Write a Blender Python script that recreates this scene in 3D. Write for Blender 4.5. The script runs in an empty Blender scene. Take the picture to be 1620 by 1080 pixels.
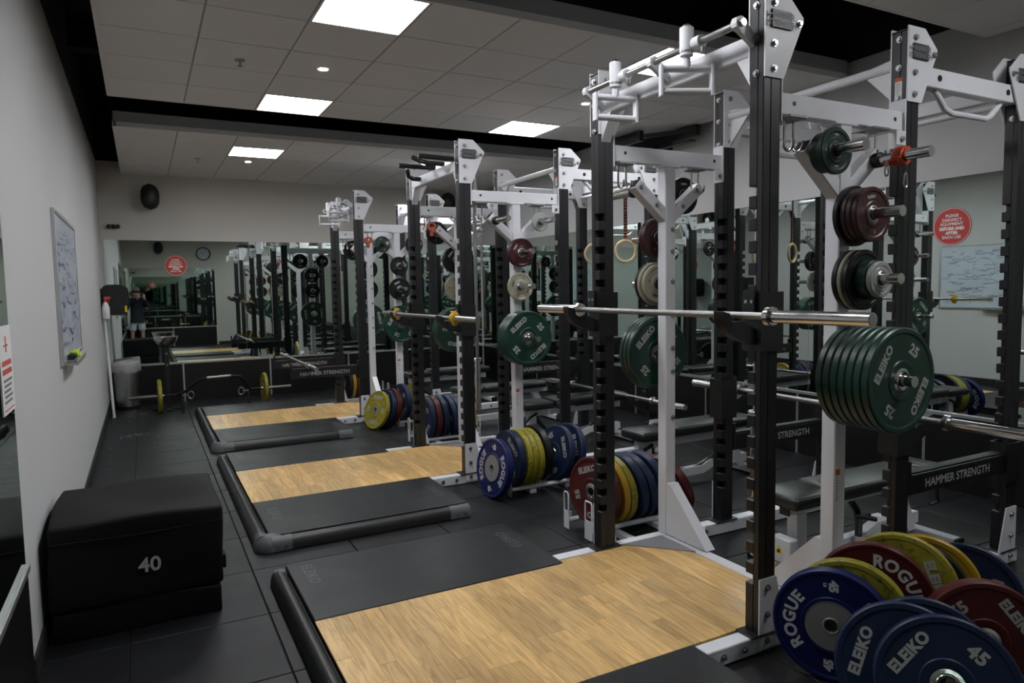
import bpy, bmesh, math, random
from mathutils import Matrix, Vector
random.seed(7)
PI = math.pi
scene = bpy.context.scene
COL = scene.collection

# ------------------------------------------------------------------ camera, world, exposure
cam_data = bpy.data.cameras.new('camera')
cam = bpy.data.objects.new('camera', cam_data)
COL.objects.link(cam)
_r = Vector((0.8838, -0.4676, -0.0172)).normalized()
_f = Vector((0.4651, 0.8819, -0.0767)).normalized()
_r = (_r - _f * _r.dot(_f)).normalized()
_u = _r.cross(_f)
_m = Matrix((_r, _u, -_f)).transposed().to_4x4()
_m.translation = (0, 0, 1.60)
cam.matrix_world = _m
cam_data.sensor_width = 36.0
cam_data.lens = 1104.84 / 1620 * 36.0
cam_data.clip_start = 0.03
scene.camera = cam
world = bpy.data.worlds.new('world')
scene.world = world
world.use_nodes = True
world.node_tree.nodes['Background'].inputs[0].default_value = (0.5, 0.55, 0.6, 1)
world.node_tree.nodes['Background'].inputs[1].default_value = 0.0
vs = scene.view_settings
vs.view_transform = 'Standard'
vs.look = 'None'
vs.gamma = 1.0
vs.use_curve_mapping = False
vs.exposure = 1.05
scene.cycles.max_bounces = 24
scene.cycles.glossy_bounces = 16
scene.cycles.diffuse_bounces = 6
PANEL_STRENGTH = 15.0
SPOT_STRENGTH = 40.0

# ------------------------------------------------------------------ room constants
XL, XR, YB, YF = -0.475, 5.42, 11.38, -0.75
ZD = 4.25                      # structural deck
ZC = 3.293                     # suspended ceiling
MT, MB_ = 2.366, 0.586         # mirror top / bottom
T = 0.5983                     # ceiling tile pitch
RX = 2.28                      # front posts, left face
RY = (2.09, 5.18, 8.27)        # near face of the near post of every rack
W = 1.165                      # distance between the two posts of a rack

# ------------------------------------------------------------------ materials
def mat(name, color, rough=0.5, metal=0.0, var=0.0, vscale=6.0, bump=0.0, bscale=80.0, spec=0.5, rvar=0.0, objvar=0.0, coat=0.0):
    m = bpy.data.materials.new(name)
    m.use_nodes = True
    nt = m.node_tree
    b = nt.nodes['Principled BSDF']
    b.inputs['Base Color'].default_value = (*color, 1)
    b.inputs['Roughness'].default_value = rough
    b.inputs['Metallic'].default_value = metal
    b.inputs['Specular IOR Level'].default_value = spec
    if coat:
        b.inputs['Coat Weight'].default_value = coat
        b.inputs['Coat Roughness'].default_value = 0.15
    tc = nt.nodes.new('ShaderNodeTexCoord')
    if var or rvar:
        n = nt.nodes.new('ShaderNodeTexNoise')
        n.inputs['Scale'].default_value = vscale
        n.inputs['Detail'].default_value = 6
        nt.links.new(tc.outputs['Object'], n.inputs['Vector'])
    if var:
        mx = nt.nodes.new('ShaderNodeMix')
        mx.data_type = 'RGBA'
        mx.inputs['A'].default_value = (*[c * (1 - var) for c in color], 1)
        mx.inputs['B'].default_value = (*[min(1, c * (1 + var)) for c in color], 1)
        nt.links.new(n.outputs['Fac'], mx.inputs['Factor'])
        last = mx.outputs['Result']
        if objvar:
            oi = nt.nodes.new('ShaderNodeObjectInfo')
            hs = nt.nodes.new('ShaderNodeHueSaturation')
            mr = nt.nodes.new('ShaderNodeMapRange')
            mr.inputs['To Min'].default_value = 1 - objvar
            mr.inputs['To Max'].default_value = 1 + objvar
            nt.links.new(oi.outputs['Random'], mr.inputs['Value'])
            nt.links.new(mr.outputs['Result'], hs.inputs['Value'])
            nt.links.new(last, hs.inputs['Color'])
            last = hs.outputs['Color']
        nt.links.new(last, b.inputs['Base Color'])
    if rvar:
        mr = nt.nodes.new('ShaderNodeMapRange')
        mr.inputs['To Min'].default_value = max(0.02, rough - rvar)
        mr.inputs['To Max'].default_value = min(1, rough + rvar)
        nt.links.new(n.outputs['Fac'], mr.inputs['Value'])
        nt.links.new(mr.outputs['Result'], b.inputs['Roughness'])
    if bump:
        n2 = nt.nodes.new('ShaderNodeTexNoise')
        n2.inputs['Scale'].default_value = bscale
        n2.inputs['Detail'].default_value = 4
        nt.links.new(tc.outputs['Object'], n2.inputs['Vector'])
        bp = nt.nodes.new('ShaderNodeBump')
        bp.inputs['Strength'].default_value = bump
        bp.inputs['Distance'].default_value = 0.003
        nt.links.new(n2.outputs['Fac'], bp.inputs['Height'])
        nt.links.new(bp.outputs['Normal'], b.inputs['Normal'])
    return m

def emit(name, color, strength):
    m = bpy.data.materials.new(name)
    m.use_nodes = True
    nt = m.node_tree
    nt.nodes.remove(nt.nodes['Principled BSDF'])
    e = nt.nodes.new('ShaderNodeEmission')
    e.inputs[0].default_value = (*color, 1)
    e.inputs[1].default_value = strength
    nt.links.new(e.outputs[0], nt.nodes['Material Output'].inputs[0])
    return m

def wood_mat():
    m = bpy.data.materials.new('platform_oak')
    m.use_nodes = True
    nt = m.node_tree
    b = nt.nodes['Principled BSDF']
    tc = nt.nodes.new('ShaderNodeTexCoord')
    oi = nt.nodes.new('ShaderNodeObjectInfo')
    ad = nt.nodes.new('ShaderNodeVectorMath')
    ad.operation = 'ADD'
    cx = nt.nodes.new('ShaderNodeCombineXYZ')
    mu = nt.nodes.new('ShaderNodeMath')
    mu.operation = 'MULTIPLY'
    mu.inputs[1].default_value = 37.0
    nt.links.new(oi.outputs['Random'], mu.inputs[0])
    nt.links.new(mu.outputs[0], cx.inputs[0])
    nt.links.new(mu.outputs[0], cx.inputs[1])
    nt.links.new(tc.outputs['Object'], ad.inputs[0])
    nt.links.new(cx.outputs[0], ad.inputs[1])
    mp = nt.nodes.new('ShaderNodeMapping')
    mp.inputs['Scale'].default_value = (16, 1.6, 1)
    nt.links.new(ad.outputs[0], mp.inputs[0])
    n = nt.nodes.new('ShaderNodeTexNoise')
    n.inputs['Scale'].default_value = 2.2
    n.inputs['Detail'].default_value = 8
    n.inputs['Distortion'].default_value = 1.6
    nt.links.new(mp.outputs[0], n.inputs[0])
    cr = nt.nodes.new('ShaderNodeValToRGB')
    e = cr.color_ramp.elements
    e[0].position, e[0].color = 0.30, (0.50, 0.285, 0.098, 1)
    e[1].position, e[1].color = 0.62, (0.75, 0.49, 0.195, 1)
    nt.links.new(n.outputs['Fac'], cr.inputs[0])
    n2 = nt.nodes.new('ShaderNodeTexNoise')
    n2.inputs['Scale'].default_value = 2.0
    n2.inputs['Detail'].default_value = 4
    geo = nt.nodes.new('ShaderNodeNewGeometry')
    nt.links.new(geo.outputs['Position'], n2.inputs[0])
    hs = nt.nodes.new('ShaderNodeHueSaturation')
    mr = nt.nodes.new('ShaderNodeMapRange')
    mr.inputs['To Min'].default_value = 0.80
    mr.inputs['To Max'].default_value = 1.12
    nt.links.new(oi.outputs['Random'], mr.inputs['Value'])
    mr2 = nt.nodes.new('ShaderNodeMapRange')
    mr2.inputs['From Min'].default_value = 0.3
    mr2.inputs['From Max'].default_value = 0.7
    mr2.inputs['To Min'].default_value = 0.86
    mr2.inputs['To Max'].default_value = 1.1
    nt.links.new(n2.outputs['Fac'], mr2.inputs['Value'])
    m3 = nt.nodes.new('ShaderNodeMath')
    m3.operation = 'MULTIPLY'
    nt.links.new(mr.outputs[0], m3.inputs[0])
    nt.links.new(mr2.outputs[0], m3.inputs[1])
    nt.links.new(m3.outputs[0], hs.inputs['Value'])
    nt.links.new(cr.outputs[0], hs.inputs['Color'])
    nt.links.new(hs.outputs[0], b.inputs['Base Color'])
    b.inputs['Roughness'].default_value = 0.34
    mr3 = nt.nodes.new('ShaderNodeMapRange')
    mr3.inputs['To Min'].default_value = 0.25
    mr3.inputs['To Max'].default_value = 0.48
    nt.links.new(n2.outputs['Fac'], mr3.inputs['Value'])
    nt.links.new(mr3.outputs[0], b.inputs['Roughness'])
    return m

def tread_mat():
    m = mat('diamond_tread', (0.36, 0.37, 0.39), 0.42, 0.8)
    nt = m.node_tree
    b = nt.nodes['Principled BSDF']
    tc = nt.nodes.new('ShaderNodeTexCoord')
    v = nt.nodes.new('ShaderNodeTexVoronoi')
    v.inputs['Scale'].default_value = 70
    nt.links.new(tc.outputs['Object'], v.inputs['Vector'])
    bp = nt.nodes.new('ShaderNodeBump')
    bp.inputs['Strength'].default_value = 0.6
    bp.inputs['Distance'].default_value = 0.003
    bp.invert = True
    nt.links.new(v.outputs['Distance'], bp.inputs['Height'])
    nt.links.new(bp.outputs['Normal'], b.inputs['Normal'])
    return m

M = {}
M['wall'] = mat('wall_paint', (0.50, 0.503, 0.505), 0.75, var=0.025, vscale=1.5, bump=0.05, bscale=200)
M['wall_back'] = mat('wall_paint_beige', (0.56, 0.54, 0.50), 0.75, var=0.025, vscale=1.5, bump=0.05, bscale=200)
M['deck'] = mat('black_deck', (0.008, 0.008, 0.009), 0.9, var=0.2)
M['fascia'] = mat('grey_fascia', (0.30, 0.31, 0.31), 0.7, var=0.04)
M['tile'] = mat('ceiling_tile', (0.72, 0.695, 0.675), 0.9, var=0.02, vscale=3, bump=0.12, bscale=300, objvar=0.02)
M['tbar'] = mat('ceiling_grid', (0.30, 0.285, 0.275), 0.6, var=0.03)
M['panel'] = emit('panel_glow', (0.965, 0.975, 1.0), PANEL_STRENGTH)
M['spot'] = emit('downlight_glow', (1.0, 0.95, 0.92), SPOT_STRENGTH)
M['lampframe'] = mat('lamp_frame', (0.75, 0.75, 0.76), 0.4, var=0.02)
M['rubber'] = mat('rubber_tile', (0.0075, 0.008, 0.0095), 0.50, var=0.25, vscale=5, bump=0.25, bscale=240, spec=0.35, rvar=0.1, objvar=0.12)
M['subfloor'] = mat('sub_floor', (0.006, 0.006, 0.006), 0.9, var=0.1)
M['mat'] = mat('platform_mat', (0.0082, 0.0087, 0.0105), 0.46, spec=0.4, var=0.28, vscale=4, bump=0.15, bscale=300, rvar=0.12)
M['tube'] = mat('ramp_rubber', (0.011, 0.011, 0.012), 0.42, var=0.3, vscale=30, rvar=0.12)
M['corner'] = mat('grey_corner_rubber', (0.085, 0.087, 0.092), 0.5, var=0.3, vscale=20)
M['emboss'] = mat('embossed_mark', (0.075, 0.077, 0.08), 0.5, var=0.1)
M['wood'] = wood_mat()
M['black'] = mat('black_powdercoat', (0.0105, 0.0105, 0.0125), 0.38, var=0.15, vscale=10, rvar=0.06)
M['blackp'] = mat('black_plastic', (0.008, 0.008, 0.009), 0.45, var=0.15)
M['white'] = mat('white_powdercoat', (0.66, 0.665, 0.70), 0.38, var=0.05, vscale=9, rvar=0.08)
M['chrome'] = mat('chrome', (0.62, 0.61, 0.60), 0.2, 1.0, var=0.06, vscale=15, rvar=0.08)
M['steel'] = mat('brushed_steel', (0.42, 0.42, 0.42), 0.33, 1.0, var=0.1, vscale=25, rvar=0.1)
M['knurl'] = mat('knurled_steel', (0.36, 0.355, 0.35), 0.36, 1.0, var=0.12, vscale=40, bump=0.4, bscale=900)
M['hubsteel'] = mat('dull_hub_steel', (0.30, 0.30, 0.295), 0.5, 0.55, var=0.12, vscale=20)
M['tread'] = tread_mat()
M['kick'] = mat('black_kick_panel', (0.005, 0.005, 0.0055), 0.35, var=0.15, vscale=2)
M['alu'] = mat('aluminium_trim', (0.62, 0.63, 0.64), 0.35, 0.9, var=0.05)
M['base'] = mat('black_skirting', (0.012, 0.012, 0.012), 0.6, var=0.1)
M['mirror'] = mat('mirror_glass', (0.66, 0.745, 0.70), 0.012, 1.0, var=0.01, vscale=0.7)
M['green'] = mat('green_rubber', (0.0085, 0.038, 0.0255), 0.36, var=0.14, vscale=14, bump=0.08, bscale=120, rvar=0.08)
M['blue'] = mat('blue_rubber', (0.0085, 0.018, 0.052), 0.44, spec=0.3, var=0.25, vscale=12, bump=0.1, bscale=120, rvar=0.08)
M['rblue'] = mat('royal_blue_rubber', (0.006, 0.0105, 0.075), 0.40, spec=0.3, var=0.15, vscale=12, rvar=0.06)
M['red'] = mat('dull_red_rubber', (0.075, 0.0115, 0.0105), 0.44, spec=0.3, var=0.2, vscale=12, rvar=0.08)
M['rred'] = mat('deep_red_rubber', (0.066, 0.0055, 0.0065), 0.40, spec=0.3, var=0.12, vscale=12, rvar=0.06)
M['yellow'] = mat('scuffed_yellow_rubber', (0.27, 0.235, 0.016), 0.45, var=0.35, vscale=16, bump=0.15, bscale=90, rvar=0.08)
_nt = M['yellow'].node_tree
_b = _nt.nodes['Principled BSDF']
_src = _b.inputs['Base Color'].links[0].from_socket
_tc = _nt.nodes.new('ShaderNodeTexCoord')
_n = _nt.nodes.new('ShaderNodeTexNoise')
_n.inputs['Scale'].default_value = 38
_n.inputs['Detail'].default_value = 5
_nt.links.new(_tc.outputs['Object'], _n.inputs['Vector'])
_rm = _nt.nodes.new('ShaderNodeMapRange')
_rm.inputs['From Min'].default_value = 0.56
_rm.inputs['From Max'].default_value = 0.68
_rm.inputs['To Max'].default_value = 0.75
_nt.links.new(_n.outputs['Fac'], _rm.inputs['Value'])
_mx = _nt.nodes.new('ShaderNodeMix')
_mx.data_type = 'RGBA'
_mx.inputs['B'].default_value = (0.035, 0.034, 0.02, 1)
_nt.links.new(_src, _mx.inputs['A'])
_nt.links.new(_rm.outputs['Result'], _mx.inputs['Factor'])
_nt.links.new(_mx.outputs['Result'], _b.inputs['Base Color'])
M['orange'] = mat('golden_yellow_rubber', (0.36, 0.21, 0.006), 0.40, var=0.12, vscale=10)
M['blackr'] = mat('black_rubber', (0.006, 0.006, 0.007), 0.42, spec=0.35, var=0.2, vscale=12, rvar=0.08)
M['maroon'] = mat('maroon_iron', (0.040, 0.0065, 0.007), 0.42, var=0.15, vscale=12)
M['beige'] = mat('cream_plate', (0.30, 0.285, 0.215), 0.45, var=0.12, vscale=14)
M['paleplate'] = mat('pale_grey_plate', (0.32, 0.33, 0.31), 0.4, var=0.1, vscale=14)
M['dgreen'] = mat('dark_green_plate', (0.006, 0.030, 0.021), 0.36, var=0.12, vscale=14)
M['letter'] = mat('pale_lettering', (0.36, 0.37, 0.35), 0.5, var=0.18, vscale=60)
M['wletter'] = mat('white_lettering', (0.50, 0.51, 0.53), 0.5, var=0.05, vscale=60)
M['dletter'] = mat('dark_lettering', (0.03, 0.03, 0.03), 0.5, var=0.1)
M['badge'] = mat('badge_black', (0.02, 0.02, 0.021), 0.4, var=0.1)
M['badgetext'] = mat('badge_grey', (0.115, 0.118, 0.12), 0.5, 0.0, var=0.1)
M['armtext'] = mat('faded_print', (0.32, 0.32, 0.33), 0.5, var=0.1)
M['vinyl'] = mat('black_vinyl', (0.012, 0.0125, 0.014), 0.34, var=0.15, vscale=20, bump=0.08, bscale=260)
M['foam'] = mat('black_canvas', (0.0035, 0.0035, 0.004), 0.66, spec=0.2, var=0.2, vscale=5, bump=0.2, bscale=500)
M['redsign'] = mat('red_sticker', (0.50, 0.045, 0.03), 0.45, var=0.03)
M['signtext'] = mat('sign_lettering', (0.80, 0.78, 0.77), 0.5, var=0.03)
M['paper'] = mat('white_paper', (0.72, 0.72, 0.72), 0.6, var=0.03)
M['redink'] = mat('red_ink', (0.55, 0.07, 0.05), 0.6, var=0.1)
M['greyink'] = mat('grey_ink', (0.16, 0.16, 0.17), 0.6, var=0.1)
M['blueink'] = mat('blue_marker', (0.03, 0.04, 0.18), 0.6, var=0.2)
M['board'] = mat('whiteboard_surface', (0.50, 0.55, 0.62), 0.25, var=0.12, vscale=3)
M['tennis'] = mat('tennis_felt', (0.48, 0.66, 0.03), 0.9, var=0.12, vscale=40, bump=0.4, bscale=300)
M['orangeclip'] = mat('orange_plastic', (0.50, 0.055, 0.01), 0.4, var=0.06)
M['yellowclip'] = mat('yellow_plastic', (0.45, 0.29, 0.01), 0.4, var=0.06)
M['ringwood'] = mat('birch_ring', (0.62, 0.47, 0.29), 0.45, var=0.1, vscale=20)
M['strap'] = mat('black_webbing', (0.010, 0.010, 0.011), 0.8, var=0.2, vscale=60)
M['orangestripe'] = mat('orange_stitching', (0.62, 0.10, 0.02), 0.7, var=0.1)
M['bagplastic'] = mat('clear_bin_liner', (0.72, 0.73, 0.76), 0.25, var=0.1, vscale=20)
M['bagplastic'].node_tree.nodes['Principled BSDF'].inputs['Alpha'].default_value = 0.5
M['yellowlab'] = mat('yellow_label', (0.80, 0.62, 0.03), 0.5, var=0.03)
M['skin'] = mat('skin', (0.52, 0.30, 0.22), 0.5, var=0.08)
M['shirt'] = mat('dark_top', (0.012, 0.014, 0.022), 0.8, var=0.2, vscale=20)
M['shorts'] = mat('pale_shorts', (0.55, 0.57, 0.60), 0.8, var=0.08, vscale=12)
M['cap'] = mat('grey_cap', (0.20, 0.20, 0.19), 0.8, var=0.1, vscale=30)
M['shoe'] = mat('grey_shoe', (0.25, 0.25, 0.26), 0.6, var=0.1)
M['hair'] = mat('dark_hair', (0.03, 0.02, 0.015), 0.6, var=0.2)
M['clockface'] = mat('clock_dial', (0.45, 0.47, 0.55), 0.35, var=0.03)
M['pvc'] = mat('white_pvc', (0.72, 0.72, 0.70), 0.4, var=0.04)
M['wheel'] = mat('tan_wheel', (0.42, 0.34, 0.17), 0.5, var=0.1)

# ------------------------------------------------------------------ mesh building
class MB:
    def __init__(s):
        s.v, s.f = [], []
    def add(s, vs_, fs_, mtx=None):
        o = len(s.v)
        if mtx is None:
            s.v += [tuple(p) for p in vs_]
        else:
            s.v += [tuple(mtx @ Vector(p)) for p in vs_]
        s.f += [tuple(i + o for i in f) for f in fs_]
        return s
    def box(s, x0, x1, y0, y1, z0, z1, b=0.0, mtx=None):
        lo = (min(x0, x1), min(y0, y1), min(z0, z1))
        hi = (max(x0, x1), max(y0, y1), max(z0, z1))
        b = min(b, *[(hi[i] - lo[i]) * 0.45 for i in range(3)])
        if b <= 0:
            vs_ = [(x, y, z) for z in (lo[2], hi[2]) for y in (lo[1], hi[1]) for x in (lo[0], hi[0])]
            fs_ = [(0, 2, 3, 1), (4, 5, 7, 6), (0, 1, 5, 4), (2, 6, 7, 3), (0, 4, 6, 2), (1, 3, 7, 5)]
            return s.add(vs_, fs_, mtx)
        # chamfered box
        vs_, idx = [], {}
        for sx in (0, 1):
            for sy in (0, 1):
                for sz in (0, 1):
                    c = [hi[0] if sx else lo[0], hi[1] if sy else lo[1], hi[2] if sz else lo[2]]
                    d = [-b if sx else b, -b if sy else b, -b if sz else b]
                    for a in range(3):
                        p = [c[i] + (d[i] if i != a else 0) for i in range(3)]
                        idx[(sx, sy, sz, a)] = len(vs_)
                        vs_.append(p)
        fs_ = []
        cor = [(0, 0), (1, 0), (1, 1), (0, 1)]
        for a in range(3):
            for sgn in (0, 1):
                q = []
                for c1, c2 in cor:
                    k = [0, 0, 0]
                    k[a] = sgn
                    k[(a + 1) % 3] = c1
                    k[(a + 2) % 3] = c2
                    q.append(idx[(*k, a)])
                fs_.append(tuple(q if sgn else q[::-1]))
        for a in range(3):        # edges along axis a
            b1, b2 = (a + 1) % 3, (a + 2) % 3
            for c1 in (0, 1):
                for c2 in (0, 1):
                    k0, k1 = [0] * 3, [0] * 3
                    k0[b1] = k1[b1] = c1
                    k0[b2] = k1[b2] = c2
                    k1[a] = 1
                    q = [idx[(*k0, b1)], idx[(*k1, b1)], idx[(*k1, b2)], idx[(*k0, b2)]]
                    fs_.append(tuple(q if c1 == c2 else q[::-1]))
        for sx in (0, 1):
            for sy in (0, 1):
                for sz in (0, 1):
                    q = [idx[(sx, sy, sz, a)] for a in range(3)]
                    fs_.append(tuple(q if (sx + sy + sz) % 2 else q[::-1]))
        return s.add(vs_, fs_, mtx)
    def cyl(s, p0, p1, r, seg=16, r1=None, caps=True):
        p0, p1 = Vector(p0), Vector(p1)
        r1 = r if r1 is None else r1
        d = (p1 - p0).normalized()
        a = d.orthogonal().normalized()
        b = d.cross(a)
        vs_ = []
        for p, rr in ((p0, r), (p1, r1)):
            for i in range(seg):
                t = 2 * PI * i / seg
                vs_.append(p + (a * math.cos(t) + b * math.sin(t)) * rr)
        fs_ = [(i, (i + 1) % seg, seg + (i + 1) % seg, seg + i) for i in range(seg)]
        if caps:
            fs_ += [tuple(range(seg))[::-1], tuple(range(seg, 2 * seg))]
        return s.add(vs_, fs_)
    def tube(s, pts, r, seg=10, closed=False):
        pts = [Vector(p) for p in pts]
        n = len(pts)
        vs_, fs_ = [], []
        prev = None
        for i, p in enumerate(pts):
            if closed:
                t = (pts[(i + 1) % n] - pts[i - 1]).normalized()
            elif i == 0:
                t = (pts[1] - p).normalized()
            elif i == n - 1:
                t = (p - pts[i - 1]).normalized()
            else:
                t = ((pts[i + 1] - p).normalized() + (p - pts[i - 1]).normalized()).normalized()
            a = t.orthogonal().normalized() if prev is None else (prev - t * prev.dot(t)).normalized()
            prev = a
            b = t.cross(a)
            rr = r[i] if isinstance(r, (list, tuple)) else r
            for k in range(seg):
                q = 2 * PI * k / seg
                vs_.append(p + (a * math.cos(q) + b * math.sin(q)) * rr)
        m = n if closed else n - 1
        for i in range(m):
            j = (i + 1) % n
            for k in range(seg):
                l = (k + 1) % seg
                fs_.append((i * seg + k, i * seg + l, j * seg + l, j * seg + k))
        if not closed:
            fs_ += [tuple(range(seg))[::-1], tuple(range((n - 1) * seg, n * seg))]
        return s.add(vs_, fs_)
    def prism(s, poly, axis, a0, a1):
        """poly: 2-D outline; axis 'x': (y,z), 'y': (x,z), 'z': (x,y)"""
        n = len(poly)
        def pt(p, a):
            return {'x': (a, p[0], p[1]), 'y': (p[0], a, p[1]), 'z': (p[0], p[1], a)}[axis]
        vs_ = [pt(p, a0) for p in poly] + [pt(p, a1) for p in poly]
        fs_ = [(i, (i + 1) % n, n + (i + 1) % n, n + i) for i in range(n)] + [tuple(range(n))[::-1], tuple(range(n, 2 * n))]
        return s.add(vs_, fs_)
    def lathe(s, prof, seg=48, mtx=None, closed=True):
        """prof: (r, z) loop round local z"""
        n = len(prof)
        vs_, fs_ = [], []
        for i in range(seg):
            t = 2 * PI * i / seg
            for r, z in prof:
                vs_.append((r * math.cos(t), r * math.sin(t), z))
        for i in range(seg):
            j = (i + 1) % seg
            for k in range(n if closed else n - 1):
                l = (k + 1) % n
                fs_.append((i * n + k, j * n + k, j * n + l, i * n + l))
        return s.add(vs_, fs_, mtx)
    def mesh(s, name, m, ang=35):
        me = bpy.data.meshes.new(name)
        me.from_pydata(s.v, [], s.f)
        bm = bmesh.new()
        bm.from_mesh(me)
        bmesh.ops.recalc_face_normals(bm, faces=bm.faces)
        bm.to_mesh(me)
        bm.free()
        me.materials.append(m)
        me.polygons.foreach_set('use_smooth', [True] * len(me.polygons))
        me.set_sharp_from_angle(angle=math.radians(ang))
        me.update()
        return me

def ob(name, me, parent=None, loc=None, rot=None, mtx=None):
    o = bpy.data.objects.new(name, me)
    COL.objects.link(o)
    if parent is not None:
        o.parent = parent
    if mtx is not None:
        if parent is None:
            o.matrix_world = mtx
        else:
            o.matrix_local = mtx
    if loc is not None:
        o.location = loc
    if rot is not None:
        o.rotation_euler = rot
    return o

def build(name, mb, m, parent=None, loc=None, rot=None, ang=35):
    return ob(name, mb.mesh(name, m, ang), parent, loc, rot)

def tag(o, label, cat, group=None):
    o['label'] = label
    o['category'] = cat
    if group:
        o['group'] = group
    return o

def empty(name, loc, rot=None):
    o = bpy.data.objects.new(name, None)
    COL.objects.link(o)
    o.empty_display_size = 0.1
    o.location = loc
    if rot:
        o.rotation_euler = rot
    return o

def struct(o):
    o['kind'] = 'structure'
    return o

_txt = {}
def text2d(txt, size, bold=0.0, spacing=1.0, align='CENTER'):
    """flat text as (verts, faces) in xy, centred"""
    key = (txt, round(size, 4), bold, spacing)
    if key in _txt:
        return _txt[key]
    cu = bpy.data.curves.new('t', 'FONT')
    cu.body = txt
    cu.size = size
    cu.align_x = 'CENTER'
    cu.align_y = 'CENTER'
    cu.space_character = spacing
    cu.offset = bold
    cu.resolution_u = 3
    o = bpy.data.objects.new('t', cu)
    COL.objects.link(o)
    dg = bpy.context.evaluated_depsgraph_get()
    me = bpy.data.meshes.new_from_object(o.evaluated_get(dg))
    vs_ = [tuple(v.co) for v in me.vertices]
    fs_ = [tuple(p.vertices) for p in me.polygons]
    bpy.data.objects.remove(o)
    bpy.data.curves.remove(cu)
    bpy.data.meshes.remove(me)
    if vs_:
        xs = [v[0] for v in vs_]
        ys = [v[1] for v in vs_]
        mx, my = (min(xs) + max(xs)) / 2, (min(ys) + max(ys)) / 2
        vs_ = [(v[0] - mx, v[1] - my, 0) for v in vs_]
    _txt[key] = (vs_, fs_)
    return vs_, fs_

def text_mesh(name, items, m):
    """items: (text, size, bold, matrix)"""
    mb = MB()
    for t, sz, b, mt in items:
        vs_, fs_ = text2d(t, sz, b)
        mb.add(vs_, fs_, mt)
    me = bpy.data.meshes.new(name)
    me.from_pydata(mb.v, [], mb.f)
    me.materials.append(m)
    return me

def face_mtx(origin, right, up):
    r, u = Vector(right).normalized(), Vector(up).normalized()
    n = r.cross(u)
    mt = Matrix((r, u, n)).transposed().to_4x4()
    mt.translation = origin
    return mt

# ------------------------------------------------------------------ floor
fl = struct(build('floor', MB().box(XL - 0.1, XR + 0.1, YF - 0.1, YB + 0.1, -0.10, -0.008), M['subfloor']))
tile_me = MB().box(-0.3035, 0.3035, -0.3035, 0.3035, -0.010, 0.0, 0.0025).mesh('floor_tile', M['rubber'])
def clipped(x0, x1, y0, y1):
    return MB().box(x0 - (x0 + x1) / 2, x1 - (x0 + x1) / 2, y0 - (y0 + y1) / 2, y1 - (y0 + y1) / 2, -0.010, 0.0, 0.0025).mesh('floor_tile', M['rubber'])
_clip = {}
P = 0.613
ix0 = -0.13 - P
for i in range(11):
    a0, a1 = ix0 + i * P, ix0 + (i + 1) * P
    off = 0.0
    for j in range(21):
        b0, b1 = YF + 0.02 + j * P + off, YF + 0.02 + (j + 1) * P + off
        c0, c1, d0, d1 = max(a0, XL + 0.004), min(a1, XR - 0.004), max(b0, YF + 0.004), min(b1, YB - 0.004)
        if c1 - c0 < 0.05 or d1 - d0 < 0.03:
            continue
        if c1 - c0 > P - 0.01 and d1 - d0 > P - 0.01:
            me = tile_me
        else:
            k = (round(c1 - c0, 3), round(d1 - d0, 3))
            if k not in _clip:
                _clip[k] = clipped(c0 + 0.003, c1 - 0.003, d0 + 0.003, d1 - 0.003)
            me = _clip[k]
        ob('floor_tile', me, fl, ((c0 + c1) / 2, (d0 + d1) / 2, 0.0))

# ------------------------------------------------------------------ walls
struct(build('wall_left', MB().box(XL - 0.15, XL, YF - 0.15, YB + 0.15, -0.05, ZD), M['wall']))
struct(build('wall_right', MB().box(XR, XR + 0.15, YF - 0.15, YB + 0.15, -0.05, ZD), M['wall']))
struct(build('wall_back', MB().box(XL, XR, YB, YB + 0.15, -0.05, ZD), M['wall_back']))
struct(build('wall_front', MB().box(XL, XR, YF - 0.15, YF, -0.05, ZD), M['wall_back']))
struct(build('ceiling_deck', MB().box(XL - 0.15, XR + 0.15, YF - 0.15, YB + 0.15, ZD, ZD + 0.1), M['deck']))
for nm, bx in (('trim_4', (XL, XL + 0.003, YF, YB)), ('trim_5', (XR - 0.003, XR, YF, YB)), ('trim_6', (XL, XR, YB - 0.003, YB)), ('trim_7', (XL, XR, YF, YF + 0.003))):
    struct(build(nm, MB().box(*bx, 3.46, ZD), M['deck']))  # shade on the walls above the suspended ceiling, painted as black bands
struct(build('baseboard_left', MB().box(XL, XL + 0.012, 3.40, YB, 0, 0.10, 0.003), M['base']))
struct(build('baseboard_front', MB().box(2.06, XR, YF, YF + 0.012, 0, 0.10, 0.003), M['base']))
# dark steel members up in the void above the suspended ceiling
for k, (y, z) in enumerate(((3.45, 3.95), (7.6, 3.95))):
    o = build('trim_%d' % (k + 1), MB().box(XL, XR, y - 0.09, y - 0.075, z - 0.15, z + 0.15).box(XL, XR, y - 0.16, y, z + 0.135, z + 0.15).box(XL, XR, y - 0.16, y, z - 0.15, z - 0.135), M['deck'])
    struct(o)
o = build('trim_3', MB().cyl((0.30, 7.55, ZD), (0.30, 7.55, 3.45), 0.02, 12), M['deck'])
struct(o)

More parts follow.
